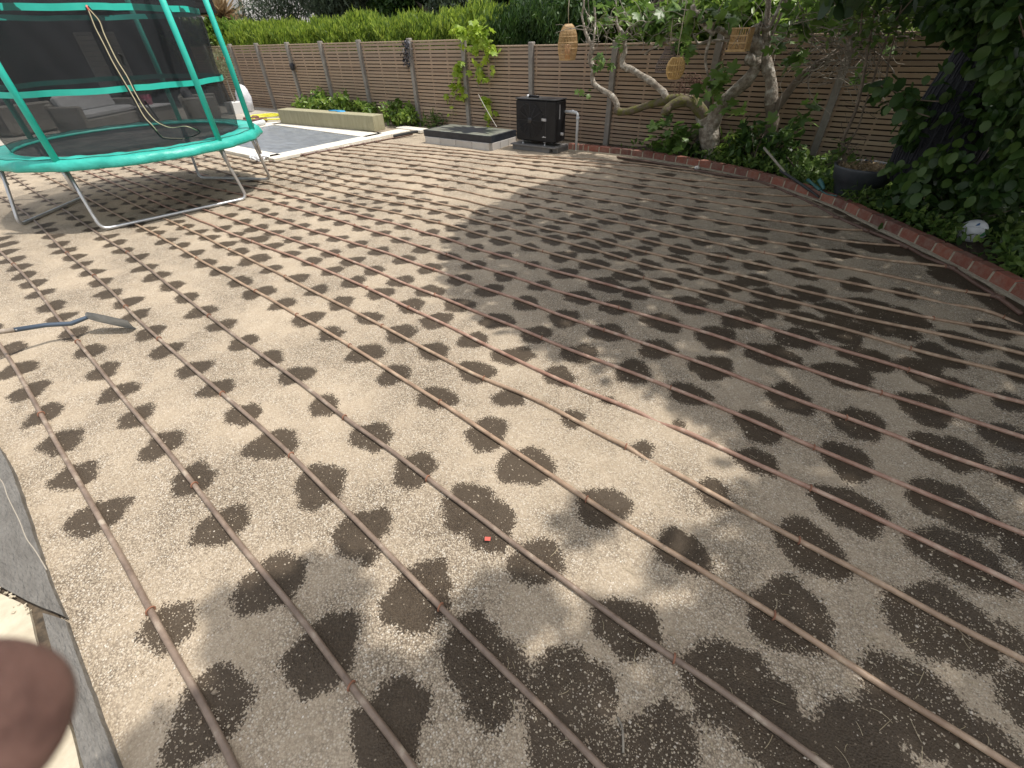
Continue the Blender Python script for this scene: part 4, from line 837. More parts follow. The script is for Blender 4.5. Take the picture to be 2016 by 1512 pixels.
tree('privet_shrub','tall dense shrub with small leaves behind the fence by the oval lantern',[(-6.6,10.6,0),(-6.6,10.6,1.6),(-6.5,10.7,3)],.1,cl(-7.6,-5.0,9.9,11.0,1.6,2.3,26),.35,12000,L_hazel,T_OVAL,.10,35,core_=((-6.3,10.9,1.1),(1.1,.4,1.0)))
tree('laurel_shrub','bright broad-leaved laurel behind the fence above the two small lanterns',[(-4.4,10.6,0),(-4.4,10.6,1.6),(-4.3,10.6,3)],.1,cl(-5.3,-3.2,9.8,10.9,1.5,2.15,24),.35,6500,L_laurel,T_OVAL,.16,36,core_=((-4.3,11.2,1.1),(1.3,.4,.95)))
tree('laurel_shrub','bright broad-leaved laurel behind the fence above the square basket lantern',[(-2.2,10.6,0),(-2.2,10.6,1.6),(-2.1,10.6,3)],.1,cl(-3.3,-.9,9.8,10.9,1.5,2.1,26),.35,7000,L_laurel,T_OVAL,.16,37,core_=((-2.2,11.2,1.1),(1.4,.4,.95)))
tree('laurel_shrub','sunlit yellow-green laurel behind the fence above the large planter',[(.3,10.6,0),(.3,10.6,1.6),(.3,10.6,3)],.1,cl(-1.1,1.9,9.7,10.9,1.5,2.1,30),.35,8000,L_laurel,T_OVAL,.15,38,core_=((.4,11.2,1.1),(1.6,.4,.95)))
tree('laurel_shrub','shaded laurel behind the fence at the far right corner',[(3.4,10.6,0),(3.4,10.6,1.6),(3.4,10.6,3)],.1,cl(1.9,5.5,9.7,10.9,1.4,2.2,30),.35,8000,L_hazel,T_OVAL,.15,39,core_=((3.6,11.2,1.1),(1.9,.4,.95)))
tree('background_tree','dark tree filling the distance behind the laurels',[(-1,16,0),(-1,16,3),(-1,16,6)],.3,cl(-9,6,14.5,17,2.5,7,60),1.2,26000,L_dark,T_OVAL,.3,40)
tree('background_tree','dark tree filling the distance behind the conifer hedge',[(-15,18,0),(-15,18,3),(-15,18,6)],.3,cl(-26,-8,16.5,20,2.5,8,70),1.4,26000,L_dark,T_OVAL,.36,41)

# ------------------------------------------------------------------ the spreading fig tree by the fence
def pyl(L_,Y,dy=None): return [py(p,Y if dy is None else Y+dy[i]) for i,p in enumerate(L_)]
FY=8.85
t_=thing('fig_tree','old fig tree with thick twisting mossy limbs growing against the fence',"tree",(gp((1400,314))[0],FY,0))
def limb(name,L_,rad,M=M_bark,dy=None,nub=True,label=None):
    P=smooth(pyl(L_,FY,dy),6); r=np.interp(np.linspace(0,1,len(P)),np.linspace(0,1,len(rad)),rad)*1.18
    rg=np.random.default_rng(len(P)*7+int(L_[0][0])); r=r*(1+.08*np.sin(np.arange(len(P))*.42+rg.uniform(0,6)))
    P[1:-1]+=rg.normal(0,.0015,(len(P)-2,3))
    part(name,MB().tube(P,r,14),M,t_,True,label)
    return P
limb('trunk',[(1404,328),(1403,308),(1399,285),(1396,262),(1388,238),(1380,222)],[.16,.135,.125,.135,.12,.08])
limb('limb',[(1401,262),(1406,235),(1416,210),(1441,184),(1467,162),(1484,140),(1489,124)],[.10,.10,.088,.08,.075,.072,.07],dy=[0,-.05,-.1,-.1,-.1,-.1,-.1])
limb('limb',[(1489,128),(1492,112),(1493,95),(1487,82),(1479,74),(1484,62),(1497,52),(1502,46)],[.066,.06,.068,.078,.075,.062,.05,.045],dy=[-.1]*8)
limb('limb',[(1500,54),(1512,57),(1520,45),(1528,28),(1543,-8),(1552,-30)],[.03,.028,.024,.02,.017,.014],dy=[-.1]*6)
limb('sawn_stub',[(1488,121),(1480,118),(1474,117)],[.065,.07,.068],dy=[-.1,-.16,-.24]); limb('sawn_stub',[(1488,100),(1478,97),(1473,97)],[.04,.038,.034],dy=[-.1,-.16,-.2])
limb('limb',[(1390,240),(1382,222),(1369,208),(1352,200),(1338,201),(1322,208),(1312,218),(1307,227)],[.085,.08,.075,.07,.068,.066,.064,.055],M_moss,dy=[0,-.05,-.1,-.15,-.2,-.25,-.3,-.32])
limb('limb',[(1386,232),(1374,205),(1352,195),(1330,193),(1300,201),(1274,208),(1250,216),(1234,220),(1220,220),(1212,214)],[.07,.062,.06,.058,.055,.05,.05,.05,.058,.05],M_moss,dy=[0,.0,.02,.02,.0,0,0,0,0,0])
limb('limb',[(1214,219),(1214,205),(1205,190),(1191,180),(1178,173),(1169,165),(1166,150),(1169,138),(1163,122),(1162,108),(1166,96),(1160,80),(1152,62),(1149,46)],[.05,.045,.042,.04,.038,.04,.036,.038,.044,.038,.034,.026,.022,.018],dy=[0]*14)
limb('limb',[(1166,97),(1170,70),(1172,40),(1168,-10)],[.02,.016,.014,.012],dy=[0,0,.1,.1]); limb('limb',[(1149,48),(1146,30),(1150,5),(1146,-20)],[.016,.014,.012,.01],dy=[0,0,0,0])
limb('limb',[(1311,194),(1308,184),(1299,175),(1287,165),(1274,156),(1258,146),(1241,136),(1228,131),(1225,118),(1230,104),(1230,88),(1228,70)],[.05,.045,.045,.046,.045,.043,.042,.048,.042,.034,.032,.03],dy=[0]*12)
limb('limb',[(1229,74),(1221,60),(1215,50),(1213,30),(1212,-10)],[.028,.034,.02,.014,.012],dy=[0]*5); limb('limb',[(1230,70),(1236,58),(1246,50),(1258,44),(1275,46)],[.016,.014,.012,.009,.007],dy=[0]*5)
limb('limb',[(1363,10),(1368,25),(1382,45),(1400,60),(1408,66)],[.026,.028,.030,.032,.03],dy=[-.5]*5); limb('limb',[(1405,40),(1402,58),(1399,74),(1392,96),(1389,118),(1391,136),(1395,152)],[.03,.022,.02,.019,.018,.016,.008],dy=[-.5]*7)
limb('limb',[(1402,62),(1415,58),(1430,66),(1442,76),(1450,90)],[.03,.034,.036,.04,.03],dy=[-.4,-.3,-.2,-.1,0]); limb('limb',[(1365,70),(1375,86),(1392,82),(1415,80),(1440,80)],[.012,.018,.018,.016,.014],dy=[-.2]*5)
limb('limb',[(1269,108),(1280,98),(1300,88),(1320,80),(1336,78)],[.012,.015,.015,.012,.008],dy=[-.3]*5)
# fine bare twigs
rg=np.random.default_rng(8); tw=MB()
def twig(px,Y,L_,r,dirp):
    p=py(px,Y); d=np.array([dirp[0],rg.normal(0,.25),dirp[1]],float); P=[p]
    for i in range(6): d=d+rg.normal(0,.28,3); d/=np.linalg.norm(d); P.append(P[-1]+d*L_/6)
    tw.tube(smooth(P,3),np.linspace(r,r*.35,19),5)
for i in range(120):
    c=[(1230,60,18,40),(1280,40,50,40),(1330,40,50,35),(1400,45,50,30),(1165,60,15,45),(1320,70,30,25)][i%6]
    twig((rg.normal(c[0],c[2]),rg.normal(c[1],c[3]*.5)),FY-.3+rg.normal(0,.2),rg.uniform(.2,.7),rg.uniform(.004,.009),(rg.normal(0,.8),rg.normal(.3,.6)))
part('twigs',tw,M_twig,t_,True)
fc=[]
def fl(px,Y,n,sp,sz): 
    for _ in range(int(n*1.15)): fc.append((py((rg.normal(px[0],sp[0]),rg.normal(px[1],sp[1])),Y+rg.normal(0,.12)),sz*.66))
fl((1270,40),8.6,26,(16,18),.26); fl((1295,60),8.5,16,(10,14),.28); fl((1180,118),8.6,8,(8,8),.2); fl((1192,125),8.6,6,(8,6),.2); fl((1215,85),8.8,7,(9,8),.2); fl((1330,78),8.4,9,(14,10),.26)
fl((1403,165),8.3,16,(15,8),.26); fl((1428,150),8.3,9,(9,8),.26); fl((1425,130),8.4,5,(12,6),.2); fl((1350,95),8.5,12,(10,10),.24); fl((1310,240),8.5,12,(14,10),.24); fl((1325,262),8.5,10,(12,10),.22); fl((1345,285),8.6,10,(14,10),.2)
fl((1448,212),8.4,10,(12,9),.24); fl((1380,30),8.4,30,(35,16),.24); fl((1430,30),8.4,20,(24,12),.24); fl((1150,178),8.7,5,(8,4),.14); fl((1330,20),8.5,26,(30,12),.24); fl((1395,200),8.5,10,(14,10),.2); fl((1200,30),8.7,18,(24,14),.24)
fp=np.array([a for a,_ in fc]); fs=np.array([b for _,b in fc])
part('crown',leafmesh('crown',fp,fs,T_FIG,L_fig,wloc(t_),dirs=(0,-.5,-.15),spread=.75,rng=rg),None,t_)

t_=thing('fig_tree','second darker fig trunk forking low near the fence, right of the big one','tree',(py((1508,283),8.8)[0],8.8,0)); FY=8.8
limb('trunk',[(1505,312),(1509,282),(1516,255),(1520,236),(1519,215),(1517,194)],[.10,.085,.08,.085,.075,.07],M_bark2)
limb('limb',[(1518,205),(1519,175),(1516,152),(1510,130),(1507,108),(1507,80),(1510,40),(1514,-10)],[.075,.07,.068,.065,.06,.045,.035,.03],M_bark)
limb('limb',[(1520,236),(1526,218),(1538,200),(1552,181),(1566,163),(1580,149),(1596,136),(1612,126),(1640,110),(1660,100)],[.06,.055,.05,.048,.046,.05,.044,.038,.028,.02],M_bark2)
limb('limb',[(1511,112),(1513,90),(1519,70),(1532,40),(1545,10),(1550,-12)],[.024,.02,.018,.016,.014,.012],M_bark); 
tw=MB()
for i in range(230):
    c=[(1620,95,40,22),(1680,95,45,28),(1730,70,40,28),(1580,60,30,20),(1650,130,25,16),(1700,30,50,25)][i%6]
    twig((rg.normal(c[0],c[2]),rg.normal(c[1],c[3])),FY-.3+rg.normal(0,.25),rg.uniform(.3,.9),rg.uniform(.004,.008),(rg.normal(0,.9),rg.normal(.1,.5)))
part('twigs',tw,M_twig,t_,True)
fc=[]
fl((1560,130),8.5,8,(14,10),.2); fl((1575,108),8.5,10,(12,8),.2); fl((1600,212),8.3,9,(13,7),.24); fl((1580,230),8.4,9,(14,8),.22); fl((1545,262),8.5,12,(16,10),.22); fl((1600,40),8.4,26,(30,18),.24); fl((1565,30),8.4,8,(14,14),.24); fl((1552,74),8.5,5,(10,7),.24); fl((1580,118),8.5,5,(6,6),.2)
fl((1690,150),8.2,6,(10,6),.22); fl((1675,40),8.3,24,(36,18),.22); fl((1530,100),8.5,5,(8,6),.2)
fp=np.array([a for a,_ in fc]); fs=np.array([b for _,b in fc])
part('crown',leafmesh('crown',fp,fs,T_FIG,L_fig,wloc(t_),dirs=(0,-.5,-.15),spread=.75,rng=rg),None,t_)

# ------------------------------------------------------------------ wicker lanterns in the fig tree
M_wick=mat('pale_wicker',(.42,.27,.12),(.58,.40,.20),scale=20,rough=.6); M_wick2=mat('grey_wicker',(.16,.125,.11),(.24,.19,.165),scale=20,rough=.8); M_wick3=mat('honey_wicker',(.52,.33,.12),(.68,.47,.20),scale=20,rough=.55); M_rope=mat('pale_rope',(.42,.37,.27),rough=.9)
def lantern(px,Y,prof,nv,nh,M,label,rope=None,wide=1.0,candle=None,big=1.0):
    prof=[(r*big,z*big) for r,z in prof]; c=py(px,Y); t_=thing('wicker_lantern',label,'lantern',c)
    zs=[z for _,z in prof]; rs=[r for r,_ in prof]
    zz=np.linspace(zs[0],zs[-1],16); rr_=np.interp(zz,zs,rs)
    mb=MB()
    for i in range(nv):
        a=2*math.pi*i/nv; mb.tube([c+np.array([r*math.cos(a),r*math.sin(a),z]) for r,z in zip(rr_,zz)],.0058*wide,4)
    for z in np.linspace(zs[0],zs[-1],nh):
        r=np.interp(z,zs,rs); mb.tube([c+np.array([r*math.cos(a),r*math.sin(a),z]) for a in np.linspace(0,2*math.pi,25)],.006*wide,5,False)
    part('basket',mb,M,t_)
    part('base',MB().lathe(c,[(.001,zs[0]),(rs[0],zs[0]),(rs[0]*1.02,zs[0]+.012),(.001,zs[0]+.012)],20),M,t_)
    if candle: part('candle',MB().lathe(c,[(.001,zs[0]+.012),(.045,zs[0]+.012),(.045,zs[0]+.22),(.001,zs[0]+.22)],16),candle,t_,True)
    if rope: part('cord',MB().tube([c+np.array([0,0,zs[-1]])]+[py(p,Y) for p in rope],.006,6),M_rope,t_,True)
    return t_
lantern((1118,84),8.4,[(.11,-.20),(.135,-.10),(.14,-.02),(.12,.10),(.075,.19),(.05,.205)],38,7,M_wick,'tall pale oval wicker lantern hanging at left of the fig, above the heat pump',rope=[(1119,20),(1122,-20)],candle=mat('terracotta_candle',(.62,.36,.20)),big=1.22)
lantern((1315,119),8.3,[(.15,-.13),(.155,-.08),(.13,.0),(.07,.10),(.065,.15)],26,6,M_wick2,'dark grey cone-shaped wicker lantern behind the small yellow one',rope=[(1322,60),(1325,30)],wide=.9,big=1.12)
lantern((1330,134),7.9,[(.07,-.115),(.105,-.06),(.115,0),(.10,.065),(.065,.11)],22,4,M_wick3,'small honey-yellow round wicker lantern hung on a long pale cord',rope=[(1338,80),(1354,-10)],wide=1.3,big=1.12)
c=py((1459,76),8.2); t_=thing('wicker_lantern','square honey-coloured cane basket lantern beside the sawn fig limb','lantern',c)
mb=MB()
for z in (-.125,-.045,.035,.115): mb.box(c+np.array([0,-.12,z]),(.24+.02*z,.014,.016)).box(c+np.array([0,.12,z]),(.24,.014,.016)).box(c+np.array([-.115,0,z]),(.014,.24,.016)).box(c+np.array([.115,0,z]),(.014,.24,.016))
for i in range(15):
    x=-.115+.23*i/14
    for y in (-.12,.12): mb.tube([c+np.array([x+.006*math.sin(i*5),y,-.125]),c+np.array([x*.93+.006*math.sin(i*3),y,.12])],.005,4)
    if i%2==0: mb.tube([c+np.array([-.115,x*.9,-.125]),c+np.array([-.11,x*.9,.12])],.005,4).tube([c+np.array([.115,x*.9,-.125]),c+np.array([.125,x*.9,.12])],.005,4)
part('basket',mb,M_wick,t_); part('base',MB().box(c+np.array([-.01,0,-.135]),(.27,.25,.014),bev=.003),M_wick3,t_)
# rusty openwork ornament on the fence
c=py((1355,168),8.75); mb=MB(); rg=np.random.default_rng(9)
for i in range(34):
    q=c+np.array([rg.uniform(-.28,.28),rg.uniform(-.03,.03),rg.uniform(-.13,.13)]); r=rg.uniform(.03,.055)
    mb.tube([q+r*np.array([math.cos(a),.2*math.sin(a*2),math.sin(a)]) for a in np.linspace(0,2*math.pi,13)],.005,4,False)
solo('woven_ornament',mb,mat('rusty_vine',(.13,.07,.05),(.22,.13,.10),scale=30,rough=.9),'loose rusty brown openwork ornament against the fence between the fig limbs','ornament',c)

# ------------------------------------------------------------------ creeper and things hung on the fence
t_=thing('creeper','bright lime-yellow creeper spilling over the fence and trailing down beside a post','creeper',py((905,250),9.2)*[1,1,0])
rg=np.random.default_rng(12); P=[];S_=[]
for (u,v,n,sx,sy,z) in ((905,58,22,10,8,.15),(930,62,30,16,12,.16),(950,80,26,12,10,.16),(965,90,14,10,8,.15),(938,50,14,14,6,.15),(955,110,8,7,8,.15),(940,130,8,7,7,.14),(950,150,9,9,6,.15),(968,130,4,5,8,.10),(905,128,9,6,8,.15),(900,150,12,6,10,.16),(905,168,8,5,6,.14),(893,176,6,9,5,.13),(912,186,7,6,4,.16),(882,190,5,6,4,.13),(890,215,5,4,8,.09),(955,195,7,6,5,.16),(962,205,8,6,6,.16),(966,225,9,5,7,.15),(962,240,4,4,5,.1),(930,100,6,6,5,.13),(915,90,5,6,4,.12)):
    for _ in range(n):
        P.append(py((rg.normal(u,sx*.8),rg.normal(v,sy*.8)),9.08+rg.normal(0,.04))); S_.append(z*.95)
part('foliage',leafmesh('foliage',np.array(P),np.array(S_),T_FIG,L_lime,wloc(t_),dirs=(.1,-.4,-.7),spread=.45,rng=rg),None,t_)
mb=MB()
for L_ in ([(935,60),(948,90),(952,120),(944,150),(940,168)],[(905,62),(912,100),(904,150),(908,185)],[(960,90),(975,120),(968,150)],[(940,168),(958,200),(966,235),(962,252)],[(905,180),(893,200),(892,225)]): mb.tube(smooth([py(p,9.12) for p in L_],5),.005,5)
part('stems',mb,M_twig,t_,True)
M_blk=mat('black_cloth',(.015,.016,.02),(.05,.05,.06),scale=60,rough=.8); 
t_=thing('hanging_garland','black and white speckled garland hanging from the fence top at a post','garland',py((801,110),9.08))
P=np.array([py((800+rg.normal(0,4.5),rg.uniform(80,130)),9.06+rg.normal(0,.03)) for _ in range(230)]); 
part('leaves',leafmesh('leaves',P,.055,T_OVAL,leafmat('garland_beads',[(.012,.013,.018),(.03,.03,.04),(.08,.08,.10),(.55,.55,.60)],rough=.6,trans=0.,clump=40),wloc(t_),rng=rg,droop=1.0),None,t_)
part('cord',MB().tube([py((799,80),9.08),py((801,110),9.05),py((804,142),9.08)],.006,5),M_blk,t_,True)
t_=thing('wall_lamp','small black outdoor lamp fixed to a left fence post','lamp',py((575,132),9.1)); c=py((575,132),9.08)
part('shade',MB().lathe(c,[(.001,.10),(.07,.09),(.08,.02),(.06,-.08),(.001,-.09)],14,1,.7),M_blk,t_,True); part('bracket',MB().box(c+np.array([0,.05,.05]),(.03,.08,.03)),M_blk,t_)

# ------------------------------------------------------------------ low shrubs by the fence behind the pool
def bush(name,label,px,Y,w_,h_,n,L,tm,size,seed,cat='shrub',depth=.35):
    rg=np.random.default_rng(seed); b=py(px,Y); b[2]=.02; t_=thing(name,label,cat,b)
    st=MB(); 
    C=[]
    for i in range(14):
        top=b+np.array([rg.uniform(-w_/2,w_/2),rg.uniform(-depth,depth)*.6,h_*rg.uniform(.4,.95)]); C.append(top)
        st.tube(smooth([b+np.array([rg.normal(0,.04),0,0]),(b+top)/2+rg.normal(0,.04,3),top],4),np.linspace(.011,.004,9),5)
    part('stems',st,M_bark2,t_,True)
    C+= [b+np.array([rg.uniform(-w_/2,w_/2),rg.uniform(-depth,depth)*.6,h_*rg.uniform(.1,.6)]) for _ in range(10)]
    P=clumps(C,min(.22,h_*.35),n,.8,rg); P=P[P[:,2]>.02]; P[:,1]=np.minimum(P[:,1],9.14)
    part('foliage',leafmesh('foliage',P,size,tm,L,wloc(t_),rng=rg,droop=.3),None,t_)
    return t_
bush('leafy_shrub','widest green shrub, behind the left half of the low pool wall',(645,240),8.85,2.3,.62,1500,L_laurel,T_OVAL,.13,51)
bush('leafy_shrub','green shrub just peeping over the right end of the low pool wall',(715,250),8.9,1.3,.45,900,L_laurel,T_OVAL,.12,52)
bush('leafy_shrub','separate green shrub to the right of the low pool wall, below the garland',(795,250),8.95,.95,.5,800,L_laurel,T_OVAL,.12,53)
bush('grass_tuft','thin dark tuft of blades at the fence foot left of the block chamber',(860,258),9.05,.4,.3,120,L_under,T_SLIM,.2,54,cat='grass tuft')

# ------------------------------------------------------------------ bed planting at right
bush('leafy_plant','drooping fig-leaved shoots to the left of the big fig trunk',(1330,296),8.8,.7,.42,60,L_fig,T_FIG,.2,61,cat='plant')
bush('leafy_plant','shiny green plant directly right of the big fig trunk',(1462,308),8.7,.7,.42,380,L_laurel,T_SLIM,.2,62,cat='plant')
bush('leafy_plant','dark lower-leaved plant at the foot of the forked fig trunk',(1490,310),8.6,.9,.6,420,L_hazel,T_OVAL,.14,63,cat='plant')
bush('leafy_plant','fresh pale green clump with a few tall sprigs, left of the large planter',(1575,325),8.4,1.0,.36,600,L_under,T_OVAL,.09,64,cat='plant')
bush('leafy_plant','light green ferny clump in front of the large planter, next to the bricks',(1730,400),7.2,.7,.25,500,L_under,T_SLIM,.11,65,cat='plant')
rg=np.random.default_rng(66)
def cover():
    P=[]
    while len(P)<9500:
        u,v=rg.uniform(1180,2060),rg.uniform(292,560)
        g=gp((u,v),.08)
        if g[1]>9.1: continue
        d=np.hypot(edge[:,0]-g[0],edge[:,1]-g[1]); i=np.argmin(d)
        b_=pr((edge[i][0],edge[i][1],.1))
        if g[1]<edge[i][1]+.12 and g[0]<edge[i][0]+.12: continue
        if d[i]<.16: continue
        dens=.9 if 1380<u<1800 else .35
        if u>1850: dens=.5
        if 1875<u<1965 and 425<v<560: dens=.05
        if rg.uniform()>dens: continue
        P.append((g[0],g[1],rg.uniform(.05,.2)))
    me=leafmesh('ground_cover',np.array(P),.085,T_OVAL,L_under,(0,0,0),rng=rg,dirs=(0,0,.4),spread=.8); struct('ground_cover',me,None,kind='stuff')
cover()

# large grey planter with a dead-looking climber
pb=gp((1652,400),.0); pb=np.array([-.08,7.5,-.04]); t_=thing('planter','large dark grey flared plastic planter with dry compost and a straggly stem','planter',pb)
M_pot=mat('charcoal_plastic',(.045,.052,.062),(.065,.072,.082),scale=6,rough=.5)
ph=.47
part('pot',MB().lathe(pb,[(.001,.02),(.21,.02),(.215,.0),(.22,.05),(.29,.30),(.31,.305),(.34,ph-.03),(.35,ph),(.34,ph+.004),(.325,ph-.02),(.31,ph-.07),(.001,ph-.07)],40),M_pot,t_,True)
P=np.array([(pb[0]+r*math.cos(a),pb[1]+r*math.sin(a),ph-.09+rg.uniform(0,.05)) for r,a in zip(.30*np.sqrt(rg.uniform(0,1,1500)),rg.uniform(0,6.28,1500))])
part('dry_mulch',leafmesh('dry_mulch',P,.05,T_SLIM,L_dry,wloc(t_),rng=rg),None,t_)
mb=MB()
for (L_,r) in (([(1668,345),(1660,300),(1662,270),(1680,230),(1692,190),(1700,150),(1710,90),(1722,20)],[.022,.02,.02,.018,.018,.017,.014,.01]),([(1664,345),(1655,330),(1668,290),(1690,250),(1700,215),(1716,170)],[.012,.011,.01,.009,.009,.008]),([(1720,100),(1700,92),(1694,80),(1696,40),(1700,-10)],[.014,.013,.012,.01,.009]),([(1745,155),(1752,110),(1764,60),(1775,10)],[.009,.009,.008,.007]),([(1716,170),(1730,120),(1748,70),(1770,30),(1800,-5)],[.011,.01,.009,.008,.007])):
    S=smooth([py(p,7.62) for p in L_],5); mb.tube(S,np.interp(np.linspace(0,1,len(S)),np.linspace(0,1,len(r)),r),8)
for i in range(60):
    c=[(1670,290,8,22),(1700,170,12,40),(1720,90,25,40),(1655,300,6,12)][i%4]; q=py((rg.normal(c[0],c[2]),rg.normal(c[1],c[3])),7.62+rg.normal(0,.06)); P_=[q]; d=rg.normal(0,1,3)
    for k in range(4): d=d+rg.normal(0,.5,3); P_.append(P_[-1]+d/np.linalg.norm(d)*.06)
    mb.tube(smooth(P_,3),.0035,4)
part('stem',mb,M_bark2,t_,True)
P=np.array([py((rg.normal(c[0],c[2]),rg.normal(c[1],c[3])),7.55+rg.normal(0,.08)) for c in [(1655,300,10,14)]*30+[(1745,40,28,25)]*70+[(1700,60,25,25)]*50+[(1682,318,5,10)]*14+[(1680,385,6,8)]*26])
part('leaves',leafmesh('leaves',P,.10,T_OVAL,L_under,wloc(t_),rng=rg),None,t_)
# leafing branch of round leaves in front of the planter stem
t_=thing('leafy_branch','dark round-leaved branch reaching across in front of the planter stem','branch',py((1760,240),6.6)); 
mb=MB().tube(smooth([py(p,6.6) for p in [(1850,200),(1800,195),(1760,180),(1725,165)]],5),.006,6).tube(smooth([py(p,6.6) for p in [(1830,230),(1780,215),(1730,200),(1705,195)]],5),.006,6); part('twigs',mb,M_bark2,t_,True)
P=np.array([py((rg.normal(c[0],c[2]),rg.normal(c[1],c[3])),6.6+rg.normal(0,.1)) for c in [(1735,172,14,14)]*10+[(1765,165,14,12)]*9+[(1790,185,14,16)]*12+[(1745,205,12,8)]*6+[(1800,225,14,14)]*10])
part('leaves',leafmesh('leaves',P,.115,T_ROUND,L_hazel,wloc(t_),dirs=(0,-.3,-.8),spread=.5,rng=rg),None,t_)

# long-handled hoe and hose-end lying on the edging
a=gp((1612,352),.22); b_=gp((1565,333),.30); 
t_=thing('garden_hoe','pale wooden garden tool handle leaning over the bricks into the bed','garden tool',a)
P0=py((1504,291),8.1); P1=py((1548,343),7.72); part('shaft',MB().tube([P0,P1],.016,10),mat('grey_wood',(.28,.25,.2),(.38,.35,.29),scale=8,stretch=(1,1,6)),t_,True)
P2=py((1592,373),7.38); part('socket',MB().tube(smooth([py((1536,334),7.8),P1,P2,py((1612,388),7.2)],4),[.022]*5+[.018]*4+[.012]*4,10),mat('dark_rubber',(.03,.033,.036),rough=.5),t_,True)
M_green=mat('teal_green_plastic',(.03,.12,.12),(.05,.16,.16),scale=8,rough=.45)
t_=thing('hose_nozzle','dark green garden hose nozzle resting on the bricks against the planter','nozzle',gp((1610,366),.12)); 
part('body',MB().tube([py((1590,354),7.5),py((1600,362),7.42),py((1614,374),7.3)],[.022,.017,.02],10),M_green,t_,True); part('head',MB().tube([py((1613,354),7.42),py((1618,362),7.38),py((1622,372),7.3)],[.026,.028,.018],10),M_green,t_,True)
part('hose_tail',MB().tube(smooth([py((1614,374),7.3),py((1628,382),7.2),py((1648,386),7.1)],4),.008,8),M_green,t_,True)

# football
bc=gp((1915,478),.0); bc=py((1915,455),6.45); bc[2]=.125; br_=.115
t_=thing('football','white football with red, blue and green printed patches lying in the bed by the bricks','football',bc)
me=bpy.data.meshes.new('ball'); import bmesh
bm=bmesh.new(); bmesh.ops.create_icosphere(bm,subdivisions=4,radius=br_); bm.to_mesh(me); bm.free(); me.shade_smooth()
M=mat('ball_white',(.72,.74,.76),rough=.35); t=M.node_tree; b=t.nodes['Principled BSDF']; tc=t.nodes.new('ShaderNodeTexCoord'); vn=t.nodes.new('ShaderNodeTexVoronoi'); vn.inputs['Scale'].default_value=13; t.links.new(tc.outputs['Object'],vn.inputs['Vector'])
sp_=t.nodes.new('ShaderNodeSeparateColor'); t.links.new(vn.outputs['Color'],sp_.inputs[0]); r=t.nodes.new('ShaderNodeValToRGB'); r.color_ramp.interpolation='CONSTANT'; e=r.color_ramp.elements; e[0].color=(.72,.74,.76,1); e[0].position=0; e[1].position=.62; e[1].color=(.05,.14,.30,1)
for p_,c_ in ((.72,(.62,.08,.04)),(.82,(.06,.25,.10)),(.9,(.65,.5,.1))): q=e.new(p_); q.color=(*c_,1)
mx=t.nodes.new('ShaderNodeMix'); mx.data_type='RGBA'; dd=t.nodes.new('ShaderNodeVectorMath'); dd.operation='DISTANCE'; t.links.new(tc.outputs['Object'],dd.inputs[0]); dd.inputs[1].default_value=(.05,-.085,.055)
lt=t.nodes.new('ShaderNodeMath'); lt.operation='LESS_THAN'; lt.inputs[1].default_value=.072; t.links.new(dd.outputs['Value'],lt.inputs[0]); t.links.new(lt.outputs[0],mx.inputs[0]); t.links.new(sp_.outputs[0],r.inputs[0]); mx.inputs[6].default_value=(.72,.74,.76,1); t.links.new(r.outputs[0],mx.inputs[7]); t.links.new(mx.outputs[2],b.inputs['Base Color'])
me.materials.append(M); o=bpy.data.objects.new('ball',me); COL.objects.link(o); o.parent=t_
sm=MB()
for k in range(3):
    ax=Matrix.Rotation(k*1.05+.4,3,'X')@Matrix.Rotation(k*.9,3,'Z'); sm.tube([np.array(ax@Vector((br_*1.001*math.cos(a),br_*1.001*math.sin(a),0)))+bc for a in np.linspace(0,2*math.pi,41)],.0012,4,False)
part('seams',sm,mat('seam_grey',(.25,.27,.3)),t_,True)
mb=MB(); c=gp((1372,331),.02); mb.lathe(c,[(.001,-.02),(.035,-.01),(.045,.01),(.03,.03),(.001,.035)],12); solo('white_stone',mb,mat('white_stone',(.75,.73,.69),rough=.8),'single white stone at the foot of the bricks below the fig trunk','stone',c,smooth_=True)
c=gp((960,1061),.012); solo('red_petal',MB().box(c,(.022,.017,.004),rz=.6,rx=.3,jit=.003),mat('red_petal',(.55,.10,.07),rough=.6),'tiny red petal on the wet patch beside a hose','petal',c)
c=gp((1226,1440),.008); solo('dry_stick',MB().tube(smooth([gp(p,.012) for p in [(1216,1412),(1225,1432),(1227,1460),(1227,1482)]],4),.004,6),M_twig,'short dry stick lying on the gravel near the bottom edge','stick',c,smooth_=True)

# ------------------------------------------------------------------ hanging egg chair under its dark cover, pale slabs behind
ec=np.array([.52,7.35,0]); t_=thing('egg_chair','dark woven hanging egg chair half hidden by the foliage at right','chair',ec)
M_rat=mat('black_rattan',(.010,.012,.018),(.022,.024,.034),scale=40,rough=.6,bump=1.0,bscale=70,bdist=.02)
prof=[(.24,.32),(.33,.36),(.38,.48),(.395,.68),(.385,.95),(.35,1.2),(.30,1.5),(.235,1.78),(.16,2.02),(.10,2.16),(.03,2.22)]
sh=MB(); n=44
v=[(ec[0]+r*math.cos(2*math.pi*i/n),ec[1]+r*math.sin(2*math.pi*i/n),z) for r,z in prof for i in range(n)]
sh.add(v,[(i*n+j,i*n+(j+1)%n,(i+1)*n+(j+1)%n,(i+1)*n+j) for i in range(len(prof)-1) for j in range(n)])
part('woven_shell',sh,M_rat,t_,True)
part('seat_bottom',MB().lathe(ec,[(.001,.30),(.24,.32)],44),M_rat,t_,True)
wv=MB()
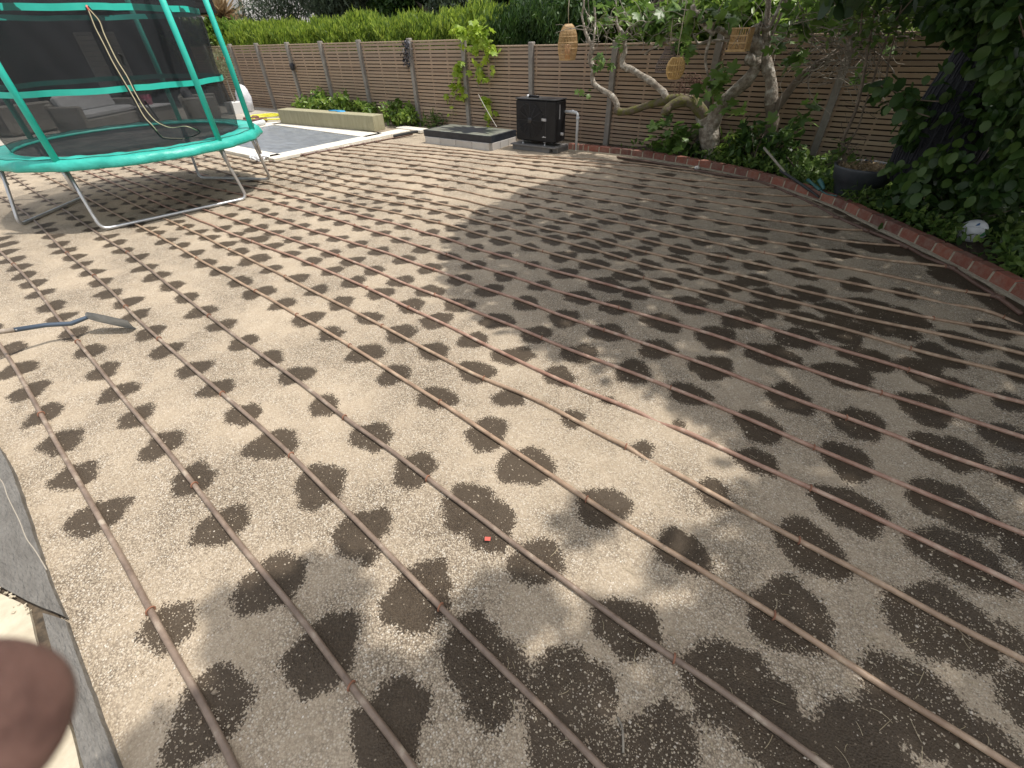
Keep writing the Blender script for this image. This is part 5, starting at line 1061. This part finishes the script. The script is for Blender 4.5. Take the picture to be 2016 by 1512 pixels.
for i in range(30):
    a=2*math.pi*i/30; wv.tube([ec+np.array([(r+.006)*math.cos(a+.25*z),(r+.006)*math.sin(a+.25*z),z]) for r,z in prof],.007,4)
    wv.tube([ec+np.array([(r+.006)*math.cos(a-.25*z),(r+.006)*math.sin(a-.25*z),z]) for r,z in prof],.007,4)
part('woven_strands',wv,mat('rattan_strand',(.03,.033,.045),rough=.5),t_,True)
part('stand_base',MB().tube([ec+np.array([.5*math.cos(a),.5*math.sin(a),.03]) for a in np.linspace(0,2*math.pi,37)],.025,8,False),M_black,t_,True)
part('stand_pole',MB().tube(smooth([ec+np.array([.35,.38,.03]),ec+np.array([.55,.5,1.0]),ec+np.array([.45,.4,2.1]),ec+np.array([0.02,.02,2.45]),ec+np.array([0,0,2.2])],6),.024,8),M_black,t_,True)
M_pale=mat('pale_paving',(.55,.53,.49),(.68,.66,.62),scale=4,rough=.85,bump=.2)
for i,(x,y) in enumerate(((1.15,7.3),(1.85,7.25),(1.55,7.95),(2.3,7.9))):
    solo('stepping_slab',MB().box((x,y,.07),(.62,.56,.06),rz=.1*i,bev=.01),M_pale,['pale slab at the left below the egg chair','pale slab at the right below the egg chair','pale slab directly under the egg chair at the back','pale slab at the far right behind the stems'][i],'paving slab',(x,y,0))

# ------------------------------------------------------------------ dark hazel shrub in the right foreground
hb=np.array([1.55,5.95,0]); t_=thing('hazel_shrub','large dark hazel shrub with many bare upright stems at the right edge','shrub',hb)
rg=np.random.default_rng(77); mb=MB(); C=[]
for i in range(44):
    r0=hb+np.array([abs(rg.normal(0,.18)),rg.normal(0,.22),.02]); le=rg.uniform(1.8,3.4); d=np.array([rg.normal(.22,.22),rg.normal(.05,.35),1.0]); P_=[r0]
    for k in range(7): d=d+np.array([rg.normal(0,.05)+d[0]*.03,rg.normal(0,.05),0]); P_.append(P_[-1]+d/np.linalg.norm(d)*le/7)
    mb.tube(smooth(P_,3),np.linspace(rg.uniform(.010,.017),.004,22),6)
    for k in (4,5,6,7): C.append(P_[k]+rg.normal(0,.08,3))
part('stems',mb,mat('hazel_bark',(.11,.085,.055),(.19,.15,.10),scale=12,rough=.85),t_,True)
def pd(px,dep): r=ray(px)/FPX; return np.array([r[0]*dep,r[1]*dep,H+r[2]*dep])
C2=[]
for (u,v,su,sv,n,dp) in ((1995,60,30,60,50,4.2),(1960,20,50,25,40,4.3),(2000,180,24,60,44,4.1),(1915,18,35,14,20,4.5),(1985,250,18,50,24,4.2),(1945,110,18,36,18,4.5),(2008,330,14,36,14,4.1),(1925,200,12,40,6,4.5),
  (1800,235,7,34,6,4.7),(1790,285,6,16,3,4.7),(1855,190,10,45,4,4.6),(1880,305,30,12,6,4.5),(1835,320,20,8,4,4.6),(1945,345,30,12,8,4.4),(1800,355,6,10,3,4.7),(1890,50,30,18,12,4.6),(1960,330,30,30,14,4.3)):
    for _ in range(n): C2.append(pd((rg.normal(u,su),rg.normal(v,sv)),dp+rg.normal(0,.15)))
C=[c for c in C if pr(c)[0]>1790 or pr(c)[1]<40]
P=np.concatenate([clumps(C,.2,3000,.9,rg),clumps(C2,.12,3300,.9,rg)])
part('foliage',leafmesh('foliage',P,.105,T_ROUND,L_hazel,wloc(t_),dirs=(-.1,-.3,-.8),spread=.6,rng=rg,droop=.2),None,t_)
bush('ivy_clump','dark ivy-like clump trailing below the egg chair behind the football',(1880,430),6.9,1.2,.45,600,L_hazel,T_ROUND,.10,78,cat='plant')
bush('leafy_plant','dark low plant right behind the bricks at the left of the football',(1800,430),6.75,.7,.3,350,L_hazel,T_ROUND,.10,79,cat='plant')

# overhanging limb with large hanging leaves at the top right
t_=thing('overhanging_branch','large drooping leaves of an overhanging branch along the top right edge','branch',pd((1750,-60),5.0)); rg=np.random.default_rng(80)
mb=MB().tube(smooth([pd((2150,-60),4.6),pd((1950,-50),4.8),pd((1750,-40),5.0),pd((1600,-55),5.2),pd((1480,-60),5.4)],5),np.linspace(.03,.01,21),8); part('limb',mb,M_bark2,t_,True)
P=np.array([pd((rg.uniform(1630,2050),rg.normal(-22,16)),5.0+rg.normal(0,.2)) for _ in range(150)]+[pd((rg.uniform(1840,2050),rg.normal(10,22)),4.9+rg.normal(0,.2)) for _ in range(110)])
part('leaves',leafmesh('leaves',P,.17,T_ROUND,L_hazel,wloc(t_),dirs=(-.1,-.1,-1),spread=.35,rng=rg),None,t_)

# ------------------------------------------------------------------ the tall tree outside the frame that shades the right half
t_=thing('shade_tree','tall tree just outside the right edge whose crown shades the gravel','tree',(4.6,4.4,0)); rg=np.random.default_rng(90)
part('trunk',MB().tube(smooth([(4.6,4.4,0),(4.55,4.4,2),(4.3,4.3,3.6),(4.0,4.2,4.8),(3.9,4.2,6.2)],6),np.linspace(.2,.07,25),12),M_bark2,t_,True)
DENSE=[(1290,316),(1190,332),(1120,346),(1060,365),(1000,392),(955,412),(915,436),(896,462),(882,500),(876,545),(900,590),(960,625),(1030,660),(1090,700),(1190,722),(1290,770),(1370,800),(1430,850),(1440,900),(1500,950),(1460,1010),(1330,1060),(1240,1090),(1160,1150),(1120,1220),(1090,1310),(980,1370),(920,1440),(900,1512),(880,1600),(2400,1600),(2400,700),(1900,470),(1640,385),(1500,352),(1400,335)]
DG=np.array([gp(p)[:2] for p in DENSE])
def inside(P,poly):
    x,y=P[:,0],P[:,1]; c=np.zeros(len(P),bool); n=len(poly)
    for i in range(n):
        x1,y1=poly[i]; x2,y2=poly[(i+1)%n]; k=((y1>y)!=(y2>y))&(x<(x2-x1)*(y-y1)/(y2-y1+1e-12)+x1); c^=k
    return c
EXTRA_P=np.array([(2.2,0.0),(6,0),(6,6.2),(3,7.2),(1.2,7.6),(.55,7.0),(.6,6.4),(1.2,5.2)])
def lit(px_,r): g=gp(px_); return (g[0],g[1],r)
HOLES=[lit((1260,700),.10),lit((1180,690),.14),lit((1230,1000),.22),lit((1300,1030),.15),lit((1230,1130),.16),lit((1080,1160),.2),lit((1250,1340),.07),lit((1230,1420),.05),lit((1630,860),.05),lit((1680,955),.07),lit((1370,1180),.13),lit((1420,1130),.08),lit((1000,1260),.12),lit((1380,935),.14),lit((1480,1080),.08),lit((1740,400),.38),lit((1560,335),.45),lit((1450,325),.3)]
DABS=[lit((640,1150),.05),lit((660,1175),.05),lit((620,1180),.04),lit((520,1225),.08),lit((470,1215),.05),lit((560,1200),.05),lit((500,1300),.07),lit((570,1335),.09),lit((620,1250),.04),lit((610,1410),.09),lit((520,1390),.08),lit((450,1450),.08),lit((380,1500),.08),lit((650,1450),.13),lit((560,1490),.14),lit((700,1370),.07),lit((740,1430),.10),lit((820,1480),.12),lit((880,1400),.06),lit((830,1360),.05),lit((900,1480),.12),lit((330,1512),.09),lit((990,1180),.05),lit((1040,1190),.05),lit((940,1260),.05),lit((1150,1030),.04),lit((780,1500),.1),lit((700,1500),.1),lit((480,1500),.12),lit((1390,800),.1),lit((1010,600),.05)]
def up(g,z): return np.stack([g[:,0]+SUN[0]*z,g[:,1]+SUN[1]*z,z],1)
G=rg.uniform([-6,-1.2],[6.5,9],(105000,2)); ok=(inside(G,DG)|inside(G,EXTRA_P))
for x,y,r in HOLES: ok&=np.hypot(G[:,0]-x,G[:,1]-y)>r*(1+.25*np.sin(5*np.arctan2(G[:,1]-y,G[:,0]-x)+x))
ok&=~((G[:,1]>8.15)&(G[:,0]<.2)); G=G[ok]
G=G+rg.normal(0,.03,G.shape)
zc=3.7+.7*np.sin(G[:,0]*1.1+G[:,1]*.7)+rg.uniform(-.5,1.0,len(G))
Pc=up(G,zc)
D_=np.concatenate([np.stack([rg.normal(x,r*.62,int(1500*r*1.0)),rg.normal(y,r*.62,int(1500*r*1.0))],1) for x,y,r in DABS])
zd=rg.uniform(3.2,4.6,len(D_)); Pc=np.concatenate([Pc,up(D_,zd)])
part('crown',leafmesh('crown',Pc,.155,T_OVAL,L_hazel,wloc(t_),rng=rg,dirs=(0,0,-.2),spread=.9),None,t_)
mb=MB()
for i in range(26):
    q=Pc[rg.integers(0,len(Pc)-len(D_))]; st=np.array([4.2,4.3,rg.uniform(3.2,5)]); mid=(st+q)/2+np.array([0,0,rg.uniform(0,.5)]); mb.tube(smooth([st,mid,q],5),np.linspace(.05,.012,11),6)
part('limbs',mb,M_bark2,t_,True)

# ------------------------------------------------------------------ left background: dark garden room, patio, furniture, white house
M_clad=mat('black_cladding',(.008,.008,.009),(.014,.014,.016),scale=6,rough=.8)
t_=thing('garden_room','low black-clad garden room with a deep overhanging roof behind the trampoline','building',(-24,3,0))
wl=MB()
for i in range(17): wl.box((-24.2,2.6,.09+i*.17),(.08+.003*(i%2),14.2,.168))
part('wall',wl,M_clad,t_)
rf=MB().box((-26.4,1.9,2.98),(12.2,15.8,.62),bev=.02)
for i in range(4): rf.box((-20.28,1.9,2.76+i*.15),(.04,15.84,.14)); rf.box((-26.4,9.82,2.76+i*.15),(12.24,.04,.14))
part('roof',rf,M_clad,t_)
for y in (8.6,-5.4): part('post',MB().box((-20.7,y,1.33),(.16,.16,2.66),bev=.01),M_clad,t_)
for (y,w_) in ((6.75,.55),(7.45,.5)):
    wi=part('window',MB().box((-24.1,y,1.35),(.06,w_,1.9),bev=.01),mat('window_frame',(.6,.6,.58)),t_)
    ss=MB()
    for k in range(12): ss.box((-24.05,y,.5+k*.15),(.02,w_-.1,.11),ry=.4)
    part('shutter_slats',ss,mat('pale_shutter',(.62,.60,.55)),wi)
M_patio=mat('patio_stone',(.34,.31,.27),(.46,.43,.37),scale=1.3,rough=.85,bump=.2,bscale=20,c3=(.52,.48,.42))
mb=MB(); rgp=np.random.default_rng(4)
for i in range(20):
    for j in range(18):
        mb.box((-14.3-i*.6-.0,-1+j*.6,.02+rgp.uniform(-.003,.003)),(.59,.59,.05),bev=.006)
struct('patio',mb,M_patio)
M_weave=mat('grey_rattan',(.20,.185,.16),(.33,.31,.27),scale=30,rough=.8,bump=1.0,bscale=35,bdist=.02); M_cush=mat('pale_cushion',(.42,.42,.42),(.5,.5,.5),scale=5,rough=.9); M_cush2=mat('dark_cushion',(.09,.09,.10),(.13,.13,.14),scale=5,rough=.9)
def sofa(c,rz,L_,label,cm,group=None):
    c=np.array(c,float); t_=thing('rattan_sofa',label,'garden sofa',c)
    Rz=np.array(Matrix.Rotation(rz,3,'Z')); W=lambda x,y,z: c+Rz@np.array([x,y,z])
    def b(x,y,z,sx,sy,sz,rx=0.,bev=.03): return MB().box(W(x,y,z),(sx,sy,sz),rz=rz,rx=rx,bev=bev)
    part('seat_frame',b(0,0,.18,L_,.8,.30),M_weave,t_); part('back',b(0,.36,.42,L_,.12,.56,-.15),M_weave,t_)
    part('arm',b(-L_/2+.07,0,.36,.14,.84,.56),M_weave,t_); part('arm',b(L_/2-.07,0,.36,.14,.84,.56),M_weave,t_)
    part('seat_cushion',b(0,-.04,.40,L_-.3,.66,.16,0,.05),cm,t_); part('back_cushion',b(0,.24,.64,L_-.34,.18,.44,-.25,.06),cm,t_)
sofa(gp((60,262),.05)*[1,1,0]+[0,.0,.05],-1.2,1.3,'grey rattan armchair with dark cushions seen through the left of the net',M_cush2)
sofa(gp((195,255),.05)*[1,1,0]+[0,.2,.05],2.2,2.2,'rattan sofa with pale draped cushions seen through the net beside the zip',M_cush)
sofa(gp((395,240),.05)*[1,1,0]+[0,.2,.05],2.7,1.3,'woven rattan armchair seen through the net between the two right poles',M_cush2)
c=gp((300,238),.05); t_=thing('coffee_table','low rattan table with a pale top seen through the net','table',c*[1,1,0]+[0,0,.05])
part('base',MB().box(c+np.array([0,0,.2]),(1.2,.7,.36),rz=.4,bev=.02),M_weave,t_); part('top',MB().box(c+np.array([0,0,.40]),(1.3,.8,.04),rz=.4,bev=.01),M_cush,t_)
c=c+np.array([0,.1,.42]); t_=thing('flower_pot','pink flower pot with a leafy plant standing on the rattan table','plant pot',c)
part('pot',MB().lathe(c,[(.001,0),(.12,0),(.16,.26),(.14,.26),(.001,.22)],20),mat('pink_pot',(.45,.12,.18),rough=.5),t_,True)
part('plant',leafmesh('plant',clumps([c+np.array([0,0,.42])],.24,260,.8,rg),.09,T_OVAL,L_hazel,wloc(t_),rng=rg),None,t_)
# standard olive in a white pot, sack, bricks, yellow hose
pc=gp((468,224),.03); t_=thing('olive_standard','small lollipop olive tree in a white square pot beyond the trampoline','tree',pc)
part('pot',MB().box(pc+np.array([0,0,.17]),(.42,.42,.34),bev=.02),mat('white_pot',(.62,.62,.60),rough=.6),t_)
yp=pc[1]; part('trunk',MB().tube(smooth([pc+np.array([0,0,.3]),py((462,200),yp),py((452,175),yp),py((444,150),yp)],4),.022,8),M_twig,t_,True)
part('crown',leafmesh('crown',clumps([py((430,125),yp),py((438,140),yp),py((425,112),yp),py((440,120),yp)],.34,1300,1.0,rg),.09,T_SLIM,L_olive,wloc(t_),rng=rg),None,t_)
part('red_flowers',leafmesh('red_flowers',np.array([py((438,113),yp-.2),py((430,118),yp-.3),py((441,117),yp-.2)]),.09,T_OVAL,mat('red_flower',(.6,.06,.03)),wloc(t_),rng=rg),None,t_)
sc_=gp((490,221),.03); sk=MB(); n=16; v=[]
for i in range(12):
    th=math.pi*i/11
    for j in range(n):
        ph=2*math.pi*j/n; r=1+.10*math.sin(ph*5+i)+.08*math.sin(i*2.1+ph*3); v.append((sc_[0]+.24*r*math.sin(th)*math.cos(ph),sc_[1]+.22*r*math.sin(th)*math.sin(ph),sc_[2]+.36+.40*math.cos(th)*(1+.06*math.sin(ph*2))))
sk.add(v,[(i*n+j,(i+1)*n+j,(i+1)*n+(j+1)%n,i*n+(j+1)%n) for i in range(11) for j in range(n)]); solo('white_sack',sk,mat('white_sack',(.62,.64,.70),(.78,.79,.82),scale=8,rough=.5,bump=.8,bscale=14),'bulging white plastic sack leaning by the fence beyond the trampoline pole','sack',sc_,smooth_=True)
mb=MB(); c=gp((533,233),.07); rgq=np.random.default_rng(3)
for k in range(5): mb.tube(smooth([c+np.array([(.45+.1*k)*math.cos(a)+rgq.normal(0,.04),(.3+.05*k)*math.sin(a)+rgq.normal(0,.04),.01+.01*k]) for a in np.linspace(0,6.2,14)],3),.014,6)
solo('yellow_hose',mb,mat('yellow_hose',(.72,.68,.06),rough=.45),'bright yellow hose coiled on the patio left of the low pool wall','garden hose',c,smooth_=True)
for i,(u,v) in enumerate(((492,238),(505,236),(516,240),(484,244),(500,243))):
    c=gp((u,v),.05); solo('loose_brick',MB().box(c+np.array([0,0,.05]),(.28,.16,.10),rz=rgq.uniform(0,3),bev=.01),M_brick,['orange brick at the back left of the loose heap on the patio','orange brick at the back of the loose heap on the patio','orange brick at the right of the loose heap on the patio','orange brick at the front left of the loose heap on the patio','orange brick at the front middle of the loose heap on the patio'][i],'brick',c,group='loose bricks on the patio')
# white house far behind
t_=thing('white_house','white rendered house wall with brown gutter far behind the hedge at left','house',(-31,17,0))
part('wall',MB().box((-32.5,17.5,2.4),(7,4,5.6)),mat('white_render',(.66,.66,.66),(.74,.74,.74),scale=2,rough=.9),t_); part('roof',MB().box((-32.5,17.3,5.35),(7.6,4.8,.3)),mat('brown_tile',(.12,.08,.06),rough=.9),t_)
part('gutter_pipe',MB().tube([(-28.9,15.4,0),(-28.9,15.4,5.2)],.09,8),mat('brown_pipe',(.13,.09,.07)),t_,True)
t_=thing('palm_shrub','small spiky brownish palm showing between the dark roof and the white house','palm',(-26.5,13,0)); rgq=np.random.default_rng(5)
part('trunk',MB().tube([(-26.5,13,0),(-26.5,13,2.7)],.12,8),M_bark2,t_,True)
P=np.tile(np.array([[-26.5,13,2.8]]),(150,1))+rgq.normal(0,.12,(150,3)); part('fronds',leafmesh('fronds',P,1.1,T_SLIM,L_dry,wloc(t_),rng=rgq,droop=-.2),None,t_)
